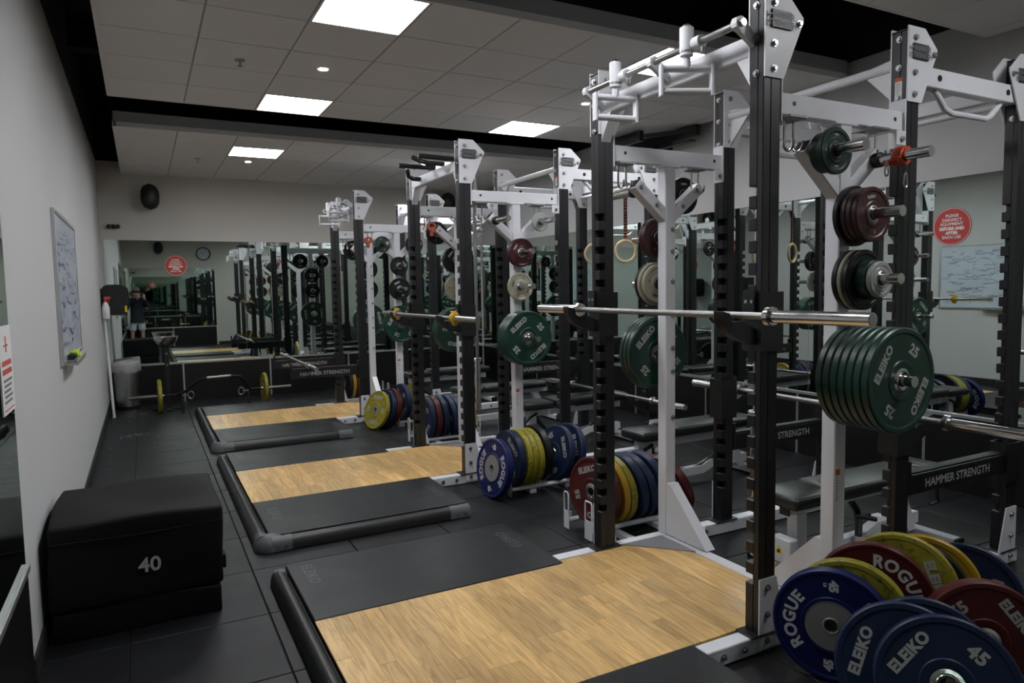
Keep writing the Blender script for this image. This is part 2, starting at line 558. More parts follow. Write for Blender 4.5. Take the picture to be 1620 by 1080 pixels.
# ------------------------------------------------------------------ suspended ceilings
LX0 = 0.4187 - T               # grid line 0
CX0, CX1 = -0.165, 5.315
ctile = MB().box(-T / 2 + 0.006, T / 2 - 0.006, -T / 2 + 0.0045, T / 2 - 0.0045, 0, 0.02, 0.002).mesh('ceiling_tile', M['tile'])
LIGHTS = []
def cloud(idx, y0, y1, rows, lit, name):
    root = struct(build(name, MB().box(CX0, CX1, y0, y1, ZC + 0.06, ZC + 0.135), M['fascia']))
    for a, b, c, d in ((CX0 - 0.012, CX0 + 0.02, y0 - 0.012, y1), (CX1 - 0.02, CX1 + 0.012, y0 - 0.012, y1), (CX0, CX1, y0 - 0.012, y0 + 0.006), (CX0, CX1, y1 - 0.006, y1 + (0.012 if y1 < YB - 0.1 else 0))):
        build('edge_trim', MB().box(a, b, c, d, ZC - 0.002, ZC + 0.045), M['tile'], root)
    build('fascia', MB().box(CX0 - 0.006, CX1 + 0.006, y0 - 0.010, y0, ZC + 0.045, ZC + 0.15), M['fascia'], root)
    build('fascia', MB().box(CX0 - 0.006, CX0, y0, y1, ZC + 0.045, ZC + 0.15), M['fascia'], root)
    if y1 < YB - 0.1:
        build('fascia', MB().box(CX0 - 0.006, CX1 + 0.006, y1, y1 + 0.01, ZC + 0.045, ZC + 0.15), M['fascia'], root)
    for k in range(1, 10):
        x = LX0 + k * T
        build('grid_bar', MB().box(x - 0.014, x + 0.014, y0, y1, ZC + 0.006, ZC + 0.055), M['tbar'], root)
    for y in rows:
        build('grid_bar', MB().box(CX0, CX1, y - 0.012, y + 0.012, ZC + 0.008, ZC + 0.055), M['tbar'], root)
    cache = {}
    edges_y = [y0] + [y for y in rows if y0 + 0.02 < y < y1 - 0.02] + [y1]
    for j in range(len(edges_y) - 1):
        ya, yb = edges_y[j], edges_y[j + 1]
        for k in range(0, 10):
            xa, xb = LX0 + k * T, min(LX0 + (k + 1) * T, CX1)
            xa = max(xa, CX0)
            cx, cy = (xa + xb) / 2, (ya + yb) / 2
            if (k, j) in lit:
                LIGHTS.append((cx, cy, xb - xa, yb - ya, idx, k, j))
                continue
            key = (round(xb - xa, 3), round(yb - ya, 3))
            if key not in cache:
                hx, hy = (xb - xa) / 2 - 0.006, (yb - ya) / 2 - 0.0065
                cache[key] = MB().box(-hx, hx, -hy, hy, 0, 0.02, 0.002).mesh('ceiling_tile', M['tile'])
            ob('ceiling_tile', cache[key], root, (cx, cy, ZC))
rows1 = [6.389 - i * T for i in range(0, 4)][::-1]
cloud(1, 3.993, 6.985, rows1, ((2, 0), (2, 4), (6, 0), (6, 4)), 'ceiling')
rows2 = [8.21 + T * i for i in range(1, 6)]
cloud(2, 8.21, YB - 0.003, rows2, ((2, 1), (6, 1)), 'ceiling')
rows0 = [2.885 - T * i for i in range(1, 6)][::-1]
cloud(0, -0.70, 2.885, rows0, ((2, 5), (6, 2)), 'ceiling')
lab = {(1, 2, 0): 'bright square ceiling light panel cut by the top edge of the picture', (1, 2, 4): 'bright square ceiling light panel beside the black ceiling gap, left of the racks',
       (1, 6, 0): 'bright ceiling light panel behind the swivel handles of the nearest rack', (1, 6, 4): 'bright square ceiling light panel beside the black ceiling gap, above the middle rack',
       (2, 2, 1): 'small bright ceiling light panel in the farthest ceiling, near the back wall', (2, 6, 1): 'ceiling light panel half hidden behind the black grips of the middle rack',
       (0, 2, 5): 'ceiling light panel above the near end of the closest platform', (0, 6, 2): 'ceiling light panel above the camera side, right row'}
for cx, cy, w, d, idx, k, j in LIGHTS:
    t = tag(empty('ceiling_light', (cx, cy, ZC)), lab[(idx, k, j)], 'ceiling light', 'ceiling light panels')
    hx, hy = w / 2 - 0.006, d / 2 - 0.005
    fr = MB()
    for s in (-1, 1):
        fr.box(s * hx - s * 0.012, s * hx, -hy, hy, -0.003, 0.05)
        fr.box(-hx + 0.0115, hx - 0.0115, s * hy - s * 0.012, s * hy, -0.003, 0.05)
    build('frame', fr, M['lampframe'], t)
    build('diffuser', MB().box(-hx + 0.012, hx - 0.012, -hy + 0.012, hy - 0.012, 0.030, 0.045), M['panel'], t)
for x, y, l in ((1.315, 5.51, 'small round ceiling downlight left of the racks'), (3.73, 5.53, 'small round ceiling downlight beside the nearest rack post'), (1.31, 9.75, 'small round ceiling downlight in the farthest ceiling')):
    t = tag(empty('downlight', (x, y, ZC)), l, 'downlight', 'round downlights')
    build('ring', MB().lathe([(0.034, -0.004), (0.048, -0.004), (0.05, 0.0), (0.034, 0.0)], 24), M['lampframe'], t)
    build('lamp', MB().cyl((0, 0, -0.006), (0, 0, -0.001), 0.034, 24), M['spot'], t)
for x, y, l in ((0.72, 5.55, 'small ceiling sprinkler head in the ceiling ahead, left of the downlight'), (0.71, 9.77, 'small ceiling sprinkler head in the farthest ceiling by the back wall')):
    t = tag(empty('sprinkler', (x, y, ZC)), l, 'sprinkler', 'ceiling sprinklers')
    build('escutcheon', MB().lathe([(0.0, 0.0), (0.04, 0.0), (0.036, -0.008), (0.012, -0.012), (0.0, -0.012)], 20), M['steel'], t)
    build('nozzle', MB().cyl((0, 0, -0.012), (0, 0, -0.045), 0.007, 10), M['steel'], t)
    build('deflector', MB().cyl((0, 0, -0.045), (0, 0, -0.049), 0.02, 12), M['steel'], t)

# ------------------------------------------------------------------ mirrors and kick panels
def wall_mirror(axis, const, sgn, cuts, z0, z1, label, step=0.0):
    """panes on a wall plane: axis 'x' -> plane x=const running along y; sgn points into the room"""
    root = tag(empty('wall_mirror', (0, 0, 0)), label, 'mirror')
    for a, b in zip(cuts[:-1], cuts[1:]):
        mb = MB()
        if axis == 'x':
            mb.box(const + sgn * 0.001, const + sgn * 0.007, a + 0.0015, b - 0.0015, z0, z1)
        else:
            mb.box(a + 0.0015, b - 0.0015, const + sgn * 0.001, const + sgn * 0.007, z0, z1)
        build('pane', mb, M['mirror'], root)
    rail = MB()
    a, b = cuts[0], cuts[-1]
    if axis == 'x':
        rail.box(const, const + sgn * 0.022, a, b, z0 - 0.022, z0 + 0.006, 0.002)
    else:
        rail.box(a, b, const, const + sgn * 0.022, z0 - 0.022, z0 + 0.006, 0.002)
    build('bottom_rail', rail, M['alu'], root)
    return root
def kick(axis, const, sgn, cuts, z1, label):
    root = tag(empty('kick_panel', (0, 0, 0)), label, 'wall panel')
    for a, b in zip(cuts[:-1], cuts[1:]):
        mb = MB()
        if axis == 'x':
            mb.box(const + sgn * 0.001, const + sgn * 0.014, a + 0.012, b - 0.012, 0.0, z1 - 0.024)
        else:
            mb.box(a + 0.012, b - 0.012, const + sgn * 0.001, const + sgn * 0.014, 0.0, z1 - 0.024)
        build('panel', mb, M['kick'], root)
    for c in cuts[1:-1]:
        mb = MB()
        if axis == 'x':
            mb.box(const + sgn * 0.001, const + sgn * 0.018, c - 0.011, c + 0.011, 0.0, z1 - 0.023)
        else:
            mb.box(c - 0.011, c + 0.011, const + sgn * 0.001, const + sgn * 0.018, 0.0, z1 - 0.023)
        build('joint_strip', mb, M['alu'], root)
wall_mirror('y', YB, -1, [XL + 0.02, 1.39, 3.3, XR - 0.03], MB_, MT, 'large mirror on the back wall above black panels')
wall_mirror('x', XR, -1, [YF + 0.03, 2.1, 4.4, 6.74, 9.0, YB - 0.03], MB_, MT, 'long mirror along the right wall behind the racks')
wall_mirror('x', XL, 1, [YF + 0.03, 1.3, 3.34], 0.52, MT, 'dark mirror at the left edge of the picture beside the grey wall')
wall_mirror('y', YF, 1, [XL + 0.03, 2.02], MB_, MT, 'mirror on the wall behind the photographer')
kick('y', YB, -1, [XL, 0.49, 1.72, 2.95, 4.18, XR - 0.02], MB_, 'black lower wall panelling under the back mirror')
kick('x', XR, -1, [YF, 0.9, 2.1, 3.30, 4.51, 5.72, 6.95, 8.2, 9.43, 10.6, YB - 0.02], MB_, 'black lower wall panelling under the right mirror')
kick('x', XL, 1, [YF, 1.3, 3.34], 0.52, 'black lower wall panelling under the left mirror')
kick('y', YF, 1, [XL + 0.02, 0.8, 2.02], MB_, 'black lower wall panelling behind the photographer')

# ------------------------------------------------------------------ lifting platforms
PL_X0, PL_X1 = 0.63, 1.985
def board_mesh(L):
    return MB().box(-0.0368, 0.0368, -L / 2 + 0.0004, L / 2 - 0.0004, 0, 0.012, 0.0006).mesh('plank', M['wood'])
_boards = {}
plat_labels = ('lifting platform with pale wood centre under the nearest rack', 'lifting platform with pale wood centre in front of the middle rack', 'lifting platform with pale wood centre in front of the farthest rack')
for i, y0 in enumerate(RY):
    rnd = random.Random(11 + i)
    root = tag(empty('lifting_platform', (0.54, y0, 0)), plat_labels[i], 'platform', 'lifting platforms')
    def L(x, y, z):
        return (x - 0.54, y, z)
    wy0, wy1 = 0.088, 1.105
    my0, my1 = -0.70, 1.86
    base = MB().box(0.03, PL_X1 - 0.54, my0 + 0.06, my1 - 0.01, 0.004, 0.052)
    base.box(PL_X1 - 0.54, 2.72 - 0.54, wy0, 1.15, 0.004, 0.052)
    build('base', base, M['blackp'], root)
    for name, a, b in (('near', my0 + 0.005, wy0 - 0.003), ('far', wy1 + 0.003, my1)):
        mb = MB().box(PL_X0 - 0.54, PL_X1 - 0.54, a, b, 0.052, 0.082, 0.004)
        o = build('rubber_mat', mb, M['mat'], root)
        items = []
        if name == 'far':
            items = [('ELEIKO', 0.085, 0.0, face_mtx((PL_X0 - 0.54 + 0.10, (a + b) / 2 + 0.18, 0.0824), (0, -1, 0), (1, 0, 0))),
                     ('ELEIKO', 0.085, 0.0, face_mtx((PL_X1 - 0.54 - 0.10, (a + b) / 2 + 0.1, 0.0824), (0, 1, 0), (-1, 0, 0)))]
        else:
            items = [('ELEIKO', 0.085, 0.0, face_mtx((PL_X0 - 0.54 + 0.10, (a + b) / 2 + 0.05, 0.0824), (0, -1, 0), (1, 0, 0))),
                     ('ELEIKO', 0.085, 0.0, face_mtx((PL_X1 - 0.54 - 0.10, (a + b) / 2 - 0.02, 0.0824), (0, 1, 0), (-1, 0, 0)))]
        ob('embossed_mark', text_mesh('embossed_mark', items, M['emboss']), o)
    # wood boards run across the platform
    x = PL_X0 + 0.0368
    while x < 2.72:
        pos = wy0
        first = rnd.choice((0.25, 0.38, 0.5, 0.62))
        lens = []
        rem = wy1 - wy0 if x < PL_X1 else 1.15 - wy0
        cur = first
        while rem > 0.12:
            l = min(cur, rem)
            if rem - l < 0.12:
                l = rem
            lens.append(round(l, 3))
            rem -= l
            cur = rnd.choice((0.45, 0.6, 0.75))
        for l in lens:
            if l not in _boards:
                _boards[l] = board_mesh(l)
            ob('plank', _boards[l], root, (x - 0.54, pos + l / 2, 0.052 + rnd.uniform(0.014, 0.0146)))
            pos += l
        x += 0.0742
    # ramp tube down the left side and along the near end
    def dtube(p0, p1, ax):
        prof = []
        for k in range(9):
            t = PI * k / 8
            prof.append((-0.045 * math.cos(t), 0.006 + 0.078 * math.sin(t) ** 0.8))
        return prof
    prof = dtube(None, None, None)
    tb = MB().prism([(0.045 + p[0], p[1]) for p in prof], 'y', my0 + 0.06, my1 - 0.06)
    build('side_ramp', tb, M['tube'], root)
    for nm, yy in (('near', my0 - 0.045), ('far', my1 + 0.0)):
        if nm == 'near':
            build('end_ramp', MB().prism([(yy + p[0] + 0.0, p[1]) for p in prof], 'x', 0.10, PL_X1 - 0.54 - 0.16), M['tube'], root)
            build('corner_piece', MB().lathe([(0.0, 0.0), (0.10, 0.004), (0.098, 0.03), (0.085, 0.06), (0.06, 0.079), (0.03, 0.086), (0.0, 0.087)], 24, Matrix.Translation((0.092, my0 + 0.006, 0)), closed=False)
                  .prism([(yy + p[0] * 1.06, p[1] * 1.04) for p in prof], 'x', 0.09, 0.21).prism([(0.045 + p[0] * 1.06, p[1] * 1.04) for p in prof], 'y', my0 + 0.0, my0 + 0.10), M['corner'], root)
            build('corner_piece', MB().prism([(yy + p[0] * 1.06, p[1] * 1.04) for p in prof], 'x', PL_X1 - 0.54 - 0.17, PL_X1 - 0.54 - 0.02), M['corner'], root)
            for bx, by in ((0.12, yy - 0.046), (0.17, yy - 0.046), (PL_X1 - 0.54 - 0.12, yy - 0.046), (PL_X1 - 0.54 - 0.06, yy - 0.046)):
                build('bolt', MB().cyl((bx, by, 0.035), (bx, by - 0.004, 0.035), 0.007, 8), M['steel'], root)
        else:
            build('corner_piece', MB().lathe([(0.0, 0.0), (0.052, 0.004), (0.05, 0.03), (0.042, 0.06), (0.03, 0.079), (0.0, 0.084)], 20, Matrix.Translation((0.05, my1 - 0.06, 0)), closed=False), M['corner'], root)

# ------------------------------------------------------------------ racks
mesh_cache = {}
def cm(key, fn):
    if key not in mesh_cache:
        mesh_cache[key] = fn()
    return mesh_cache[key]
PW, PD = 0.10, 0.075           # post section
def post_mesh(inner, face):
    """inner: +1 notches open towards +y, -1 towards -y; face: -1 notches on -x side"""
    mb = MB()
    z0, z1 = 0.085, 2.765
    za, zb, pitch, gap = 0.30, 2.09, 0.0925, 0.040
    mb.box(0.042, PW, 0, PD, z0, z1, 0.004)
    ya, yb = (0, 0.030) if inner > 0 else (0.045, PD)
    mb.box(0, 0.0425, ya, yb, z0, z1, 0.003)
    ta, tb = (0.0295, PD) if inner > 0 else (0, 0.0455)
    mb.box(0, 0.0425, ta, tb, z0, za, 0.003)
    z = za + gap
    while z + pitch < zb:
        mb.box(0, 0.0425, ta, tb, z, z + pitch - gap, 0.003)
        z += pitch
    mb.box(0, 0.0425, ta, tb, z, z1, 0.003)
    return mb.mesh('upright', M['black'])
bolt_me = MB().cyl((0, 0, 0), (0, -0.004, 0), 0.015, 14).cyl((0, -0.004, 0), (0, -0.013, 0), 0.010, 6).mesh('bolt', M['steel'])
GUS = [(0.0, 2.44), (0.108, 2.44), (0.222, 2.685), (0.222, 2.70), (0.125, 2.785), (0.0, 2.785)]
GUSL = [(0.10 - x, z) for x, z in GUS]
def badge(parent, lx, ly, lz):
    o = ob('badge', cm('badge', lambda: MB().box(-0.058, 0.058, -0.008, 0, -0.036, 0.036, 0.002).mesh('badge', M['badge'])), parent, (lx, ly, lz))
    ob('badge_lettering', cm('badget', lambda: text_mesh('badge_lettering', [('HAMMER', 0.036, 0.0016, face_mtx((0, -0.0085, 0.015), (1, 0, 0), (0, 0, 1))), ('STRENGTH', 0.032, 0.0016, face_mtx((0, -0.0085, -0.017), (1, 0, 0), (0, 0, 1)))], M['badgetext'])), o)
def warn_label(parent, mtx, w=0.035, h=0.11):
    o = ob('warning_label', cm(('wl', w, h), lambda: MB().box(-w / 2, w / 2, -h / 2, h / 2, 0, 0.0006).mesh('warning_label', M['paper'])), parent, mtx=mtx)
    ob('orange_header', cm(('wlh', w, h), lambda: MB().box(-w / 2, w / 2, h / 2 - h * 0.16, h / 2, 0.0006, 0.001).mesh('orange_header', M['orangestripe'])), o)
    def lines():
        mb = MB()
        rr = random.Random(3)
        for k in range(9):
            y = h / 2 - h * 0.24 - k * h * 0.075
            mb.box(-w * 0.36, w * 0.36 * rr.uniform(0.3, 1), y - h * 0.012, y + h * 0.012, 0.0006, 0.0009)
        return mb.mesh('print', M['greyink'])
    ob('print', cm(('wll', w, h), lines), o)

S_ = math.radians
TRAY = {(0, 0): (0.27, 0.74, 0.20, 0.40), (2, 0): (0.30, 0.82, 0.26, 0.52)}    # rail start, end, inner and outer offset
def make_rack(y0, style, label, idx):
    R = tag(empty('power_rack', (RX, y0, 0)), label, 'power rack', 'double sided power racks')
    LXS = (0.0, 0.93, 1.91)
    for li, lx in enumerate(LXS):
        for side, ly in ((0, 0.0), (1, W)):
            u = ob('upright', cm(('post', side), lambda: post_mesh(1 if side == 0 else -1, -1)), R, (lx, ly, 0))
            ob('cap', cm('cap', lambda: MB().box(-0.002, PW + 0.002, -0.002, PD + 0.002, 2.765, 2.772, 0.002).mesh('cap', M['blackp'])), u)
            ob('base_plate', cm('bp', lambda: MB().box(-0.045, PW + 0.035, -0.012, PD + 0.012, 0.077, 0.087, 0.002).mesh('base_plate', M['black'])), u)
            poly = GUS if li < 2 else GUSL
            for q, (g0, g1) in enumerate(((-0.007, 0.0), (PD, PD + 0.007))):
                g = ob('gusset_plate', cm(('gus', li < 2, q), lambda: MB().prism(poly, 'y', g0, g1).mesh('gusset_plate', M['white'])), R, (lx, ly, 0))
                if q == 0:
                    for bx, bz in ((0.05, 2.735), (0.05, 2.575), (0.05, 2.475), (0.195 if li < 2 else -0.095, 2.672)):
                        ob('bolt', bolt_me, g, (bx, g0, bz))
            if side == 0 and li < 2:
                badge(R, lx + 0.088, ly - 0.007, 2.672)
            elif side == 0:
                badge(R, lx + 0.012, ly - 0.007, 2.672)
            # bolts on the face towards the platform
            for bz in (2.73, 2.60, 2.46):
                ob('bolt', bolt_me, R, (lx - 0.0, ly + PD / 2, bz), (0, 0, -PI / 2))
            # foot plate
            fp = [(0.0, 0.02), (0.16, 0.02), (0.16, 0.09), (0.10, 0.33), (0.0, 0.33)]
            if li == 2:
                fp = [(PW - a, b) for a, b in fp]
            ofs = -0.007 if side == 0 else PD
            g = ob('foot_plate', cm(('fp', li == 2, side), lambda: MB().prism(fp, 'y', ofs, ofs + 0.007).mesh('foot_plate', M['white'])), R, (lx, ly, 0))
            if side == 0:
                for bz in (0.29, 0.17, 0.055):
                    ob('bolt', bolt_me, g, (0.045, ofs, bz))
        if li == 1:
            pass
    # floor beams
    for side, ly in ((0, 0.0), (1, W)):
        b = ob('floor_beam', cm('floorbeam', lambda: MB().box(-0.29, 2.05, 0, PD, 0.002, 0.078, 0.004).mesh('floor_beam', M['white'])), R, (0, ly, 0))
        for bx in (-0.20, -0.08, 0.36, 0.80, 1.30, 1.75):
            ob('bolt', bolt_me, b, (bx, 0, 0.04))
    build_key = cm('crossbeam', lambda: MB().box(0.44, 0.515, PD, W, 0.002, 0.078, 0.004).mesh('cross_beam', M['white']))
    ob('cross_beam', build_key, R)
    for side in (0, 1):
        ya = PD if side == 0 else W
        d = 1 if side == 0 else -1
        ob('tread_plate', cm(('tread', side), lambda: MB().prism([(0.14, ya), (0.44, ya), (0.44, ya + d * 0.30)], 'z', 0.078, 0.084).mesh('tread_plate', M['tread'])), R)
        ob('tread_plate', cm(('tread2', side), lambda: MB().prism([(0.80, ya), (0.515, ya), (0.515, ya + d * 0.28)], 'z', 0.07, 0.08).mesh('tread_plate', M['tread'])), R)
        # storage upright with brace and Y arms
        ly = 0.0 if side == 0 else W
        s = ob('storage_upright', cm('stor', lambda: MB().box(0.477, 0.553, 0, PD, 0.078, 2.295, 0.005).mesh('storage_upright', M['white'])), R, (0, ly, 0))
        ob('brace', cm(('brace', side), lambda: MB().prism([(ya, 0.085), (ya, 0.40), (ya + d * 0.03, 0.40), (ya + d * 0.34, 0.085)], 'x', 0.481, 0.549).mesh('brace', M['white'])), R)
        for a in (-1, 1):
            def yarm():
                mt = Matrix.Translation((0.515, PD / 2, 1.985)) @ Matrix.Rotation(a * math.radians(50), 4, 'Y')
                return MB().box(-0.033, 0.033, -0.034, 0.034, 0.0, 0.315, 0.004, mt).mesh('y_arm', M['white'])
            arm = ob('y_arm', cm(('yarm', a), yarm), R, (0, ly, 0))
            def yend():
                mt = Matrix.Translation((0.515, PD / 2, 1.985)) @ Matrix.Rotation(a * math.radians(50), 4, 'Y')
                return MB().box(-0.029, 0.029, -0.030, 0.030, 0.315, 0.317, 0, mt).mesh('end_cap', M['blackp'])
            ob('end_cap', cm(('yend', a), yend), arm)
            if side == 1:
                for k in (0.13, 0.28):
                    ob('bolt', bolt_me, arm, (0.515 + a * k * 0.766, 0.0035, 1.985 + k * 0.643))
        if side == 1:
            for bz in (1.93, 1.80, 1.62, 1.42, 1.22, 1.08, 0.80):
                ob('bolt', bolt_me, s, (0.530, 0, bz))
        else:
            warn_label(s, face_mtx((0.497, -0.0006, 0.66), (1, 0, 0), (0, 0, 1)), 0.032, 0.17)
        # pegs point away from the rack
        sg = -1 if side == 0 else 1
        yb = ly if side == 0 else ly + PD
        for px, pz, pl in ((0.515 - 0.20, 2.15, 0.24), (0.515 + 0.20, 2.15, 0.26), (0.515, 1.89, 0.27), (0.515, 1.61, 0.27), (0.515, 1.185, 0.34)):
            def pg(pl=pl, sg=sg):
                mb = MB().cyl((0, sg * 0.028, 0), (0, sg * pl, 0), 0.0235, 20)
                return mb.mesh('peg', M['chrome'])
            p = ob('peg', cm(('peg', pl, sg), pg), R, (px, yb, pz))
            ob('peg_flange', cm(('pegf', sg), lambda: MB().cyl((0, 0, 0), (0, sg * 0.03, 0), 0.034, 20).mesh('peg_flange', M['blackp'])), p)
        # top side beam
        tbm = ob('side_beam', cm('sidebeam', lambda: MB().box(PW + 0.004, 0.926, 0.008, 0.062, 2.302, 2.392, 0.004).mesh('side_beam', M['white'])), R, (0, ly, 0))
        ob('end_plate', cm('endplate', lambda: MB().box(PW, PW + 0.007, -0.004, PD + 0.004, 2.27, 2.44).mesh('end_plate', M['white'])), R, (0, ly, 0))
        ob('end_plate', cm('endplate2', lambda: MB().box(0.923, 0.93, -0.004, PD + 0.004, 2.23, 2.45).mesh('end_plate', M['white'])), R, (0, ly, 0))
        ob('corner_plate', cm('cornerplate', lambda: MB().box(0.86, 0.93, -0.005, 0.0, 2.235, 2.30).mesh('corner_plate', M['white'])), R, (0, ly, 0))
        for bx, bz in ((0.90, 2.262),):
            ob('bolt', bolt_me, tbm, (bx, -0.004, bz))
        for hx in (0.19, 0.865):
            ob('bolt_hole', cm('bhole', lambda: MB().cyl((0, 0.0070, 2.352), (0, 0.0085, 2.352), 0.010, 14).mesh('bolt_hole', M['blackp'])), tbm, (hx, 0, 0))
        # hanging hooks under the side beam
        for hx in (0.155, 0.21, 0.70, 0.755):
            def hk():
                pts = [(0, 0.03, 2.285), (0, 0.03, 2.19)]
                for q in range(9):
                    t = PI * q / 8
                    pts.append((0, 0.03 - 0.026 * (1 - math.cos(t)), 2.185 - 0.03 * math.sin(t)))
                pts.append((0, 0.03 - 0.052, 2.195))
                return MB().tube(pts, 0.006, 8).mesh('hook', M['chrome'])
            ob('hook', cm('hook', hk), R, (hx, ly, 0))
        for hx in (0.18, 0.725):
            ob('hook_plate', cm('hookpl', lambda: MB().box(-0.055, 0.055, -0.028, 0.075, 2.286, 2.298, 0.002).mesh('hook_plate', M['steel'])), R, (hx, ly, 0))
        ob('head_plate', cm('headpl', lambda: MB().box(0.44, 0.59, -0.004, PD + 0.004, 2.292, 2.302, 0.002).mesh('head_plate', M['white'])), R, (0, ly, 0))
        # beam from the middle post to the wall-side post, with a hand grip under it
        ob('outer_beam', cm('outer', lambda: MB().box(0.93 + PW + 0.002, 1.908, 0.008, 0.066, 2.53, 2.622, 0.004).mesh('outer_beam', M['white'])), R, (0, ly, 0))
        for hx in (1.20, 1.80):
            ob('beam_plug', cm('plug', lambda: MB().cyl((0, 0.0085, 2.578), (0, 0.004, 2.578), 0.015, 16).mesh('beam_plug', M['blackp'])), R, (hx, ly, 0))
        ob('u_grip', cm('ugrip', lambda: MB().tube([(1.21, 0.04, 2.53), (1.25, 0.04, 2.50), (1.30, 0.04, 2.452), (1.36, 0.04, 2.435), (1.66, 0.04, 2.435), (1.70, 0.04, 2.45), (1.76, 0.04, 2.50), (1.79, 0.04, 2.53)], 0.015, 10).mesh('u_grip', M['white'])), R, (0, ly, 0))
        # plate tray on the floor outside the rack
        ty = lambda v: (-v if side == 0 else W + PD + v)
        ta, tb_e, v1, v2 = TRAY.get((idx, side), (0.14, 0.82, 0.26, 0.52))
        tk = (side, ta, tb_e, v1, v2)
        for v in (v1, v2):
            ob('tray_rail', cm(('tray', tk, v), lambda: MB().cyl((ta, ty(v), 0.055), (tb_e, ty(v), 0.055), 0.017, 12).mesh('tray_rail', M['white'])), R)
            for tx in (ta - 0.003, tb_e + 0.003):
                if (idx, side) == (0, 0):
                    continue
                def tend():
                    w = 0.042 if v < 0.4 else 0.03
                    mb = MB().box(-0.003, 0.003, ty(v - w), ty(v + w), 0.004, 0.125)
                    mb.tube([(0, ty(v - w + 0.005), 0.12), (0, ty(v - w + 0.005), 0.235), (0, ty(v - w + 0.014), 0.248), (0, ty(v + w - 0.014), 0.248), (0, ty(v + w - 0.005), 0.235), (0, ty(v + w - 0.005), 0.12)], 0.0055, 8)
                    return mb.mesh('tray_end', M['white'])
                ob('tray_end', cm(('tend', side, v), tend), R, (tx, 0, 0))
        for sx in (0.34, 0.66):
            ob('tray_strut', cm(('tstrut', tk), lambda: MB().box(-0.025, 0.025, ty(v2 + 0.01), ty(0.0), 0.004, 0.037).mesh('tray_strut', M['white'])), R, (sx, 0, 0))
    warn_label(R, face_mtx((0.93 - 0.0007, PD / 2, 2.50), (0, -1, 0), (0, 0, 1)), 0.036, 0.11)
    # straight chin-up bar between the middle posts
    ob('chin_bar', cm('chin1', lambda: MB().cyl((0.98, PD, 2.625), (0.98, W, 2.625), 0.0245, 20).mesh('chin_bar', M['white'])), R)
    ob('bar_bracket', cm('chin1b', lambda: MB().prism([(PD, 2.44), (PD, 2.665), (PD + 0.16, 2.645), (PD + 0.16, 2.605)], 'x', 0.972, 0.988).mesh('bar_bracket', M['white'])), R)
    ob('bar_bracket', cm('chin1c', lambda: MB().prism([(W, 2.44), (W, 2.665), (W - 0.16, 2.645), (W - 0.16, 2.605)], 'x', 0.972, 0.988).mesh('bar_bracket', M['white'])), R)
    # wall side: box beam with a thin bar hung under it
    ob('wall_side_beam', cm('wsb', lambda: MB().box(1.94, 1.99, PD, W, 2.585, 2.665, 0.004).mesh('wall_side_beam', M['white'])), R)
    ob('chin_bar', cm('chin2', lambda: MB().cyl((1.93, PD, 2.545), (1.93, W, 2.545), 0.016, 16).mesh('chin_bar', M['white'])), R)
    # platform side top
    ob('front_beam', cm('frontbeam', lambda: MB().box(0.02, 0.08, PD, W, 2.545, 2.635, 0.006).mesh('front_beam', M['white'])), R)
    ob('bar_bracket', cm('fbb', lambda: MB().prism([(PD, 2.40), (PD, 2.545), (PD + 0.09, 2.545)], 'x', 0.02, 0.08).mesh('bar_bracket', M['white'])), R)
    ob('bar_bracket', cm('fbb2', lambda: MB().prism([(W, 2.40), (W, 2.545), (W - 0.09, 2.545)], 'x', 0.02, 0.08).mesh('bar_bracket', M['white'])), R)
    if style == 'swivel':
        ob('handle_rail', cm('hrail', lambda: MB().cyl((-0.08, 0.03, 2.652), (-0.08, W + 0.01, 2.652), 0.0155, 18).mesh('handle_rail', M['steel'])), R)
        for ly in (0.06, 0.60, W - 0.02):
            ob('rail_bracket', cm('rbr', lambda: MB().prism([(-0.105, 2.635), (-0.105, 2.672), (-0.06, 2.675), (0.02, 2.60), (0.02, 2.56)], 'y', -0.012, 0.012).cyl((-0.08, -0.016, 2.652), (-0.08, 0.016, 2.652), 0.028, 18).mesh('rail_bracket', M['white'])), R, (0, ly, 0))
        for ly in (0.345, 0.87):
            def swv():
                mb = MB().cyl((-0.10, 0, 2.625), (-0.10, 0, 2.725), 0.031, 20)
                mb.cyl((-0.10, 0, 2.605), (-0.10, 0, 2.62), 0.030, 20)
                mb.cyl((-0.10, 0, 2.555), (-0.10, 0, 2.61), 0.018, 14)
                mb.cyl((-0.08, -0.075, 2.652), (-0.08, -0.01, 2.652), 0.028, 18)
                return mb.mesh('swivel', M['white'])
            sw = ob('swivel', cm('swv', swv), R, (0, ly, 0))
            ob('swivel_cap', cm('swc', lambda: MB().lathe([(0, 2.742), (0.014, 2.74), (0.024, 2.73), (0.024, 2.725), (0, 2.725)], 18, Matrix.Translation((-0.10, 0, 0)), closed=False).cyl((-0.10, 0, 2.619), (-0.10, 0, 2.626), 0.032, 20).cyl((-0.08, -0.078, 2.625), (-0.08, -0.078, 2.605), 0.010, 10).mesh('swivel_cap', M['steel'])), sw)
            def dh():
                mb = MB().cyl((-0.115, 0, 2.552), (0.115, 0, 2.552), 0.0165, 14)
                mb.cyl((-0.115, 0, 2.452), (0.115, 0, 2.452), 0.0165, 14)
                for s_ in (-1, 1):
                    mb.box(s_ * 0.107, s_ * 0.120, -0.019, 0.019, 2.432, 2.572, 0.002)
                return mb.mesh('d_handle', M['white'])
            ob('d_handle', cm('dh', dh), sw, (-0.10, 0, 0), (0, 0, S_(-25) if ly < 0.6 else S_(-10)))
    else:
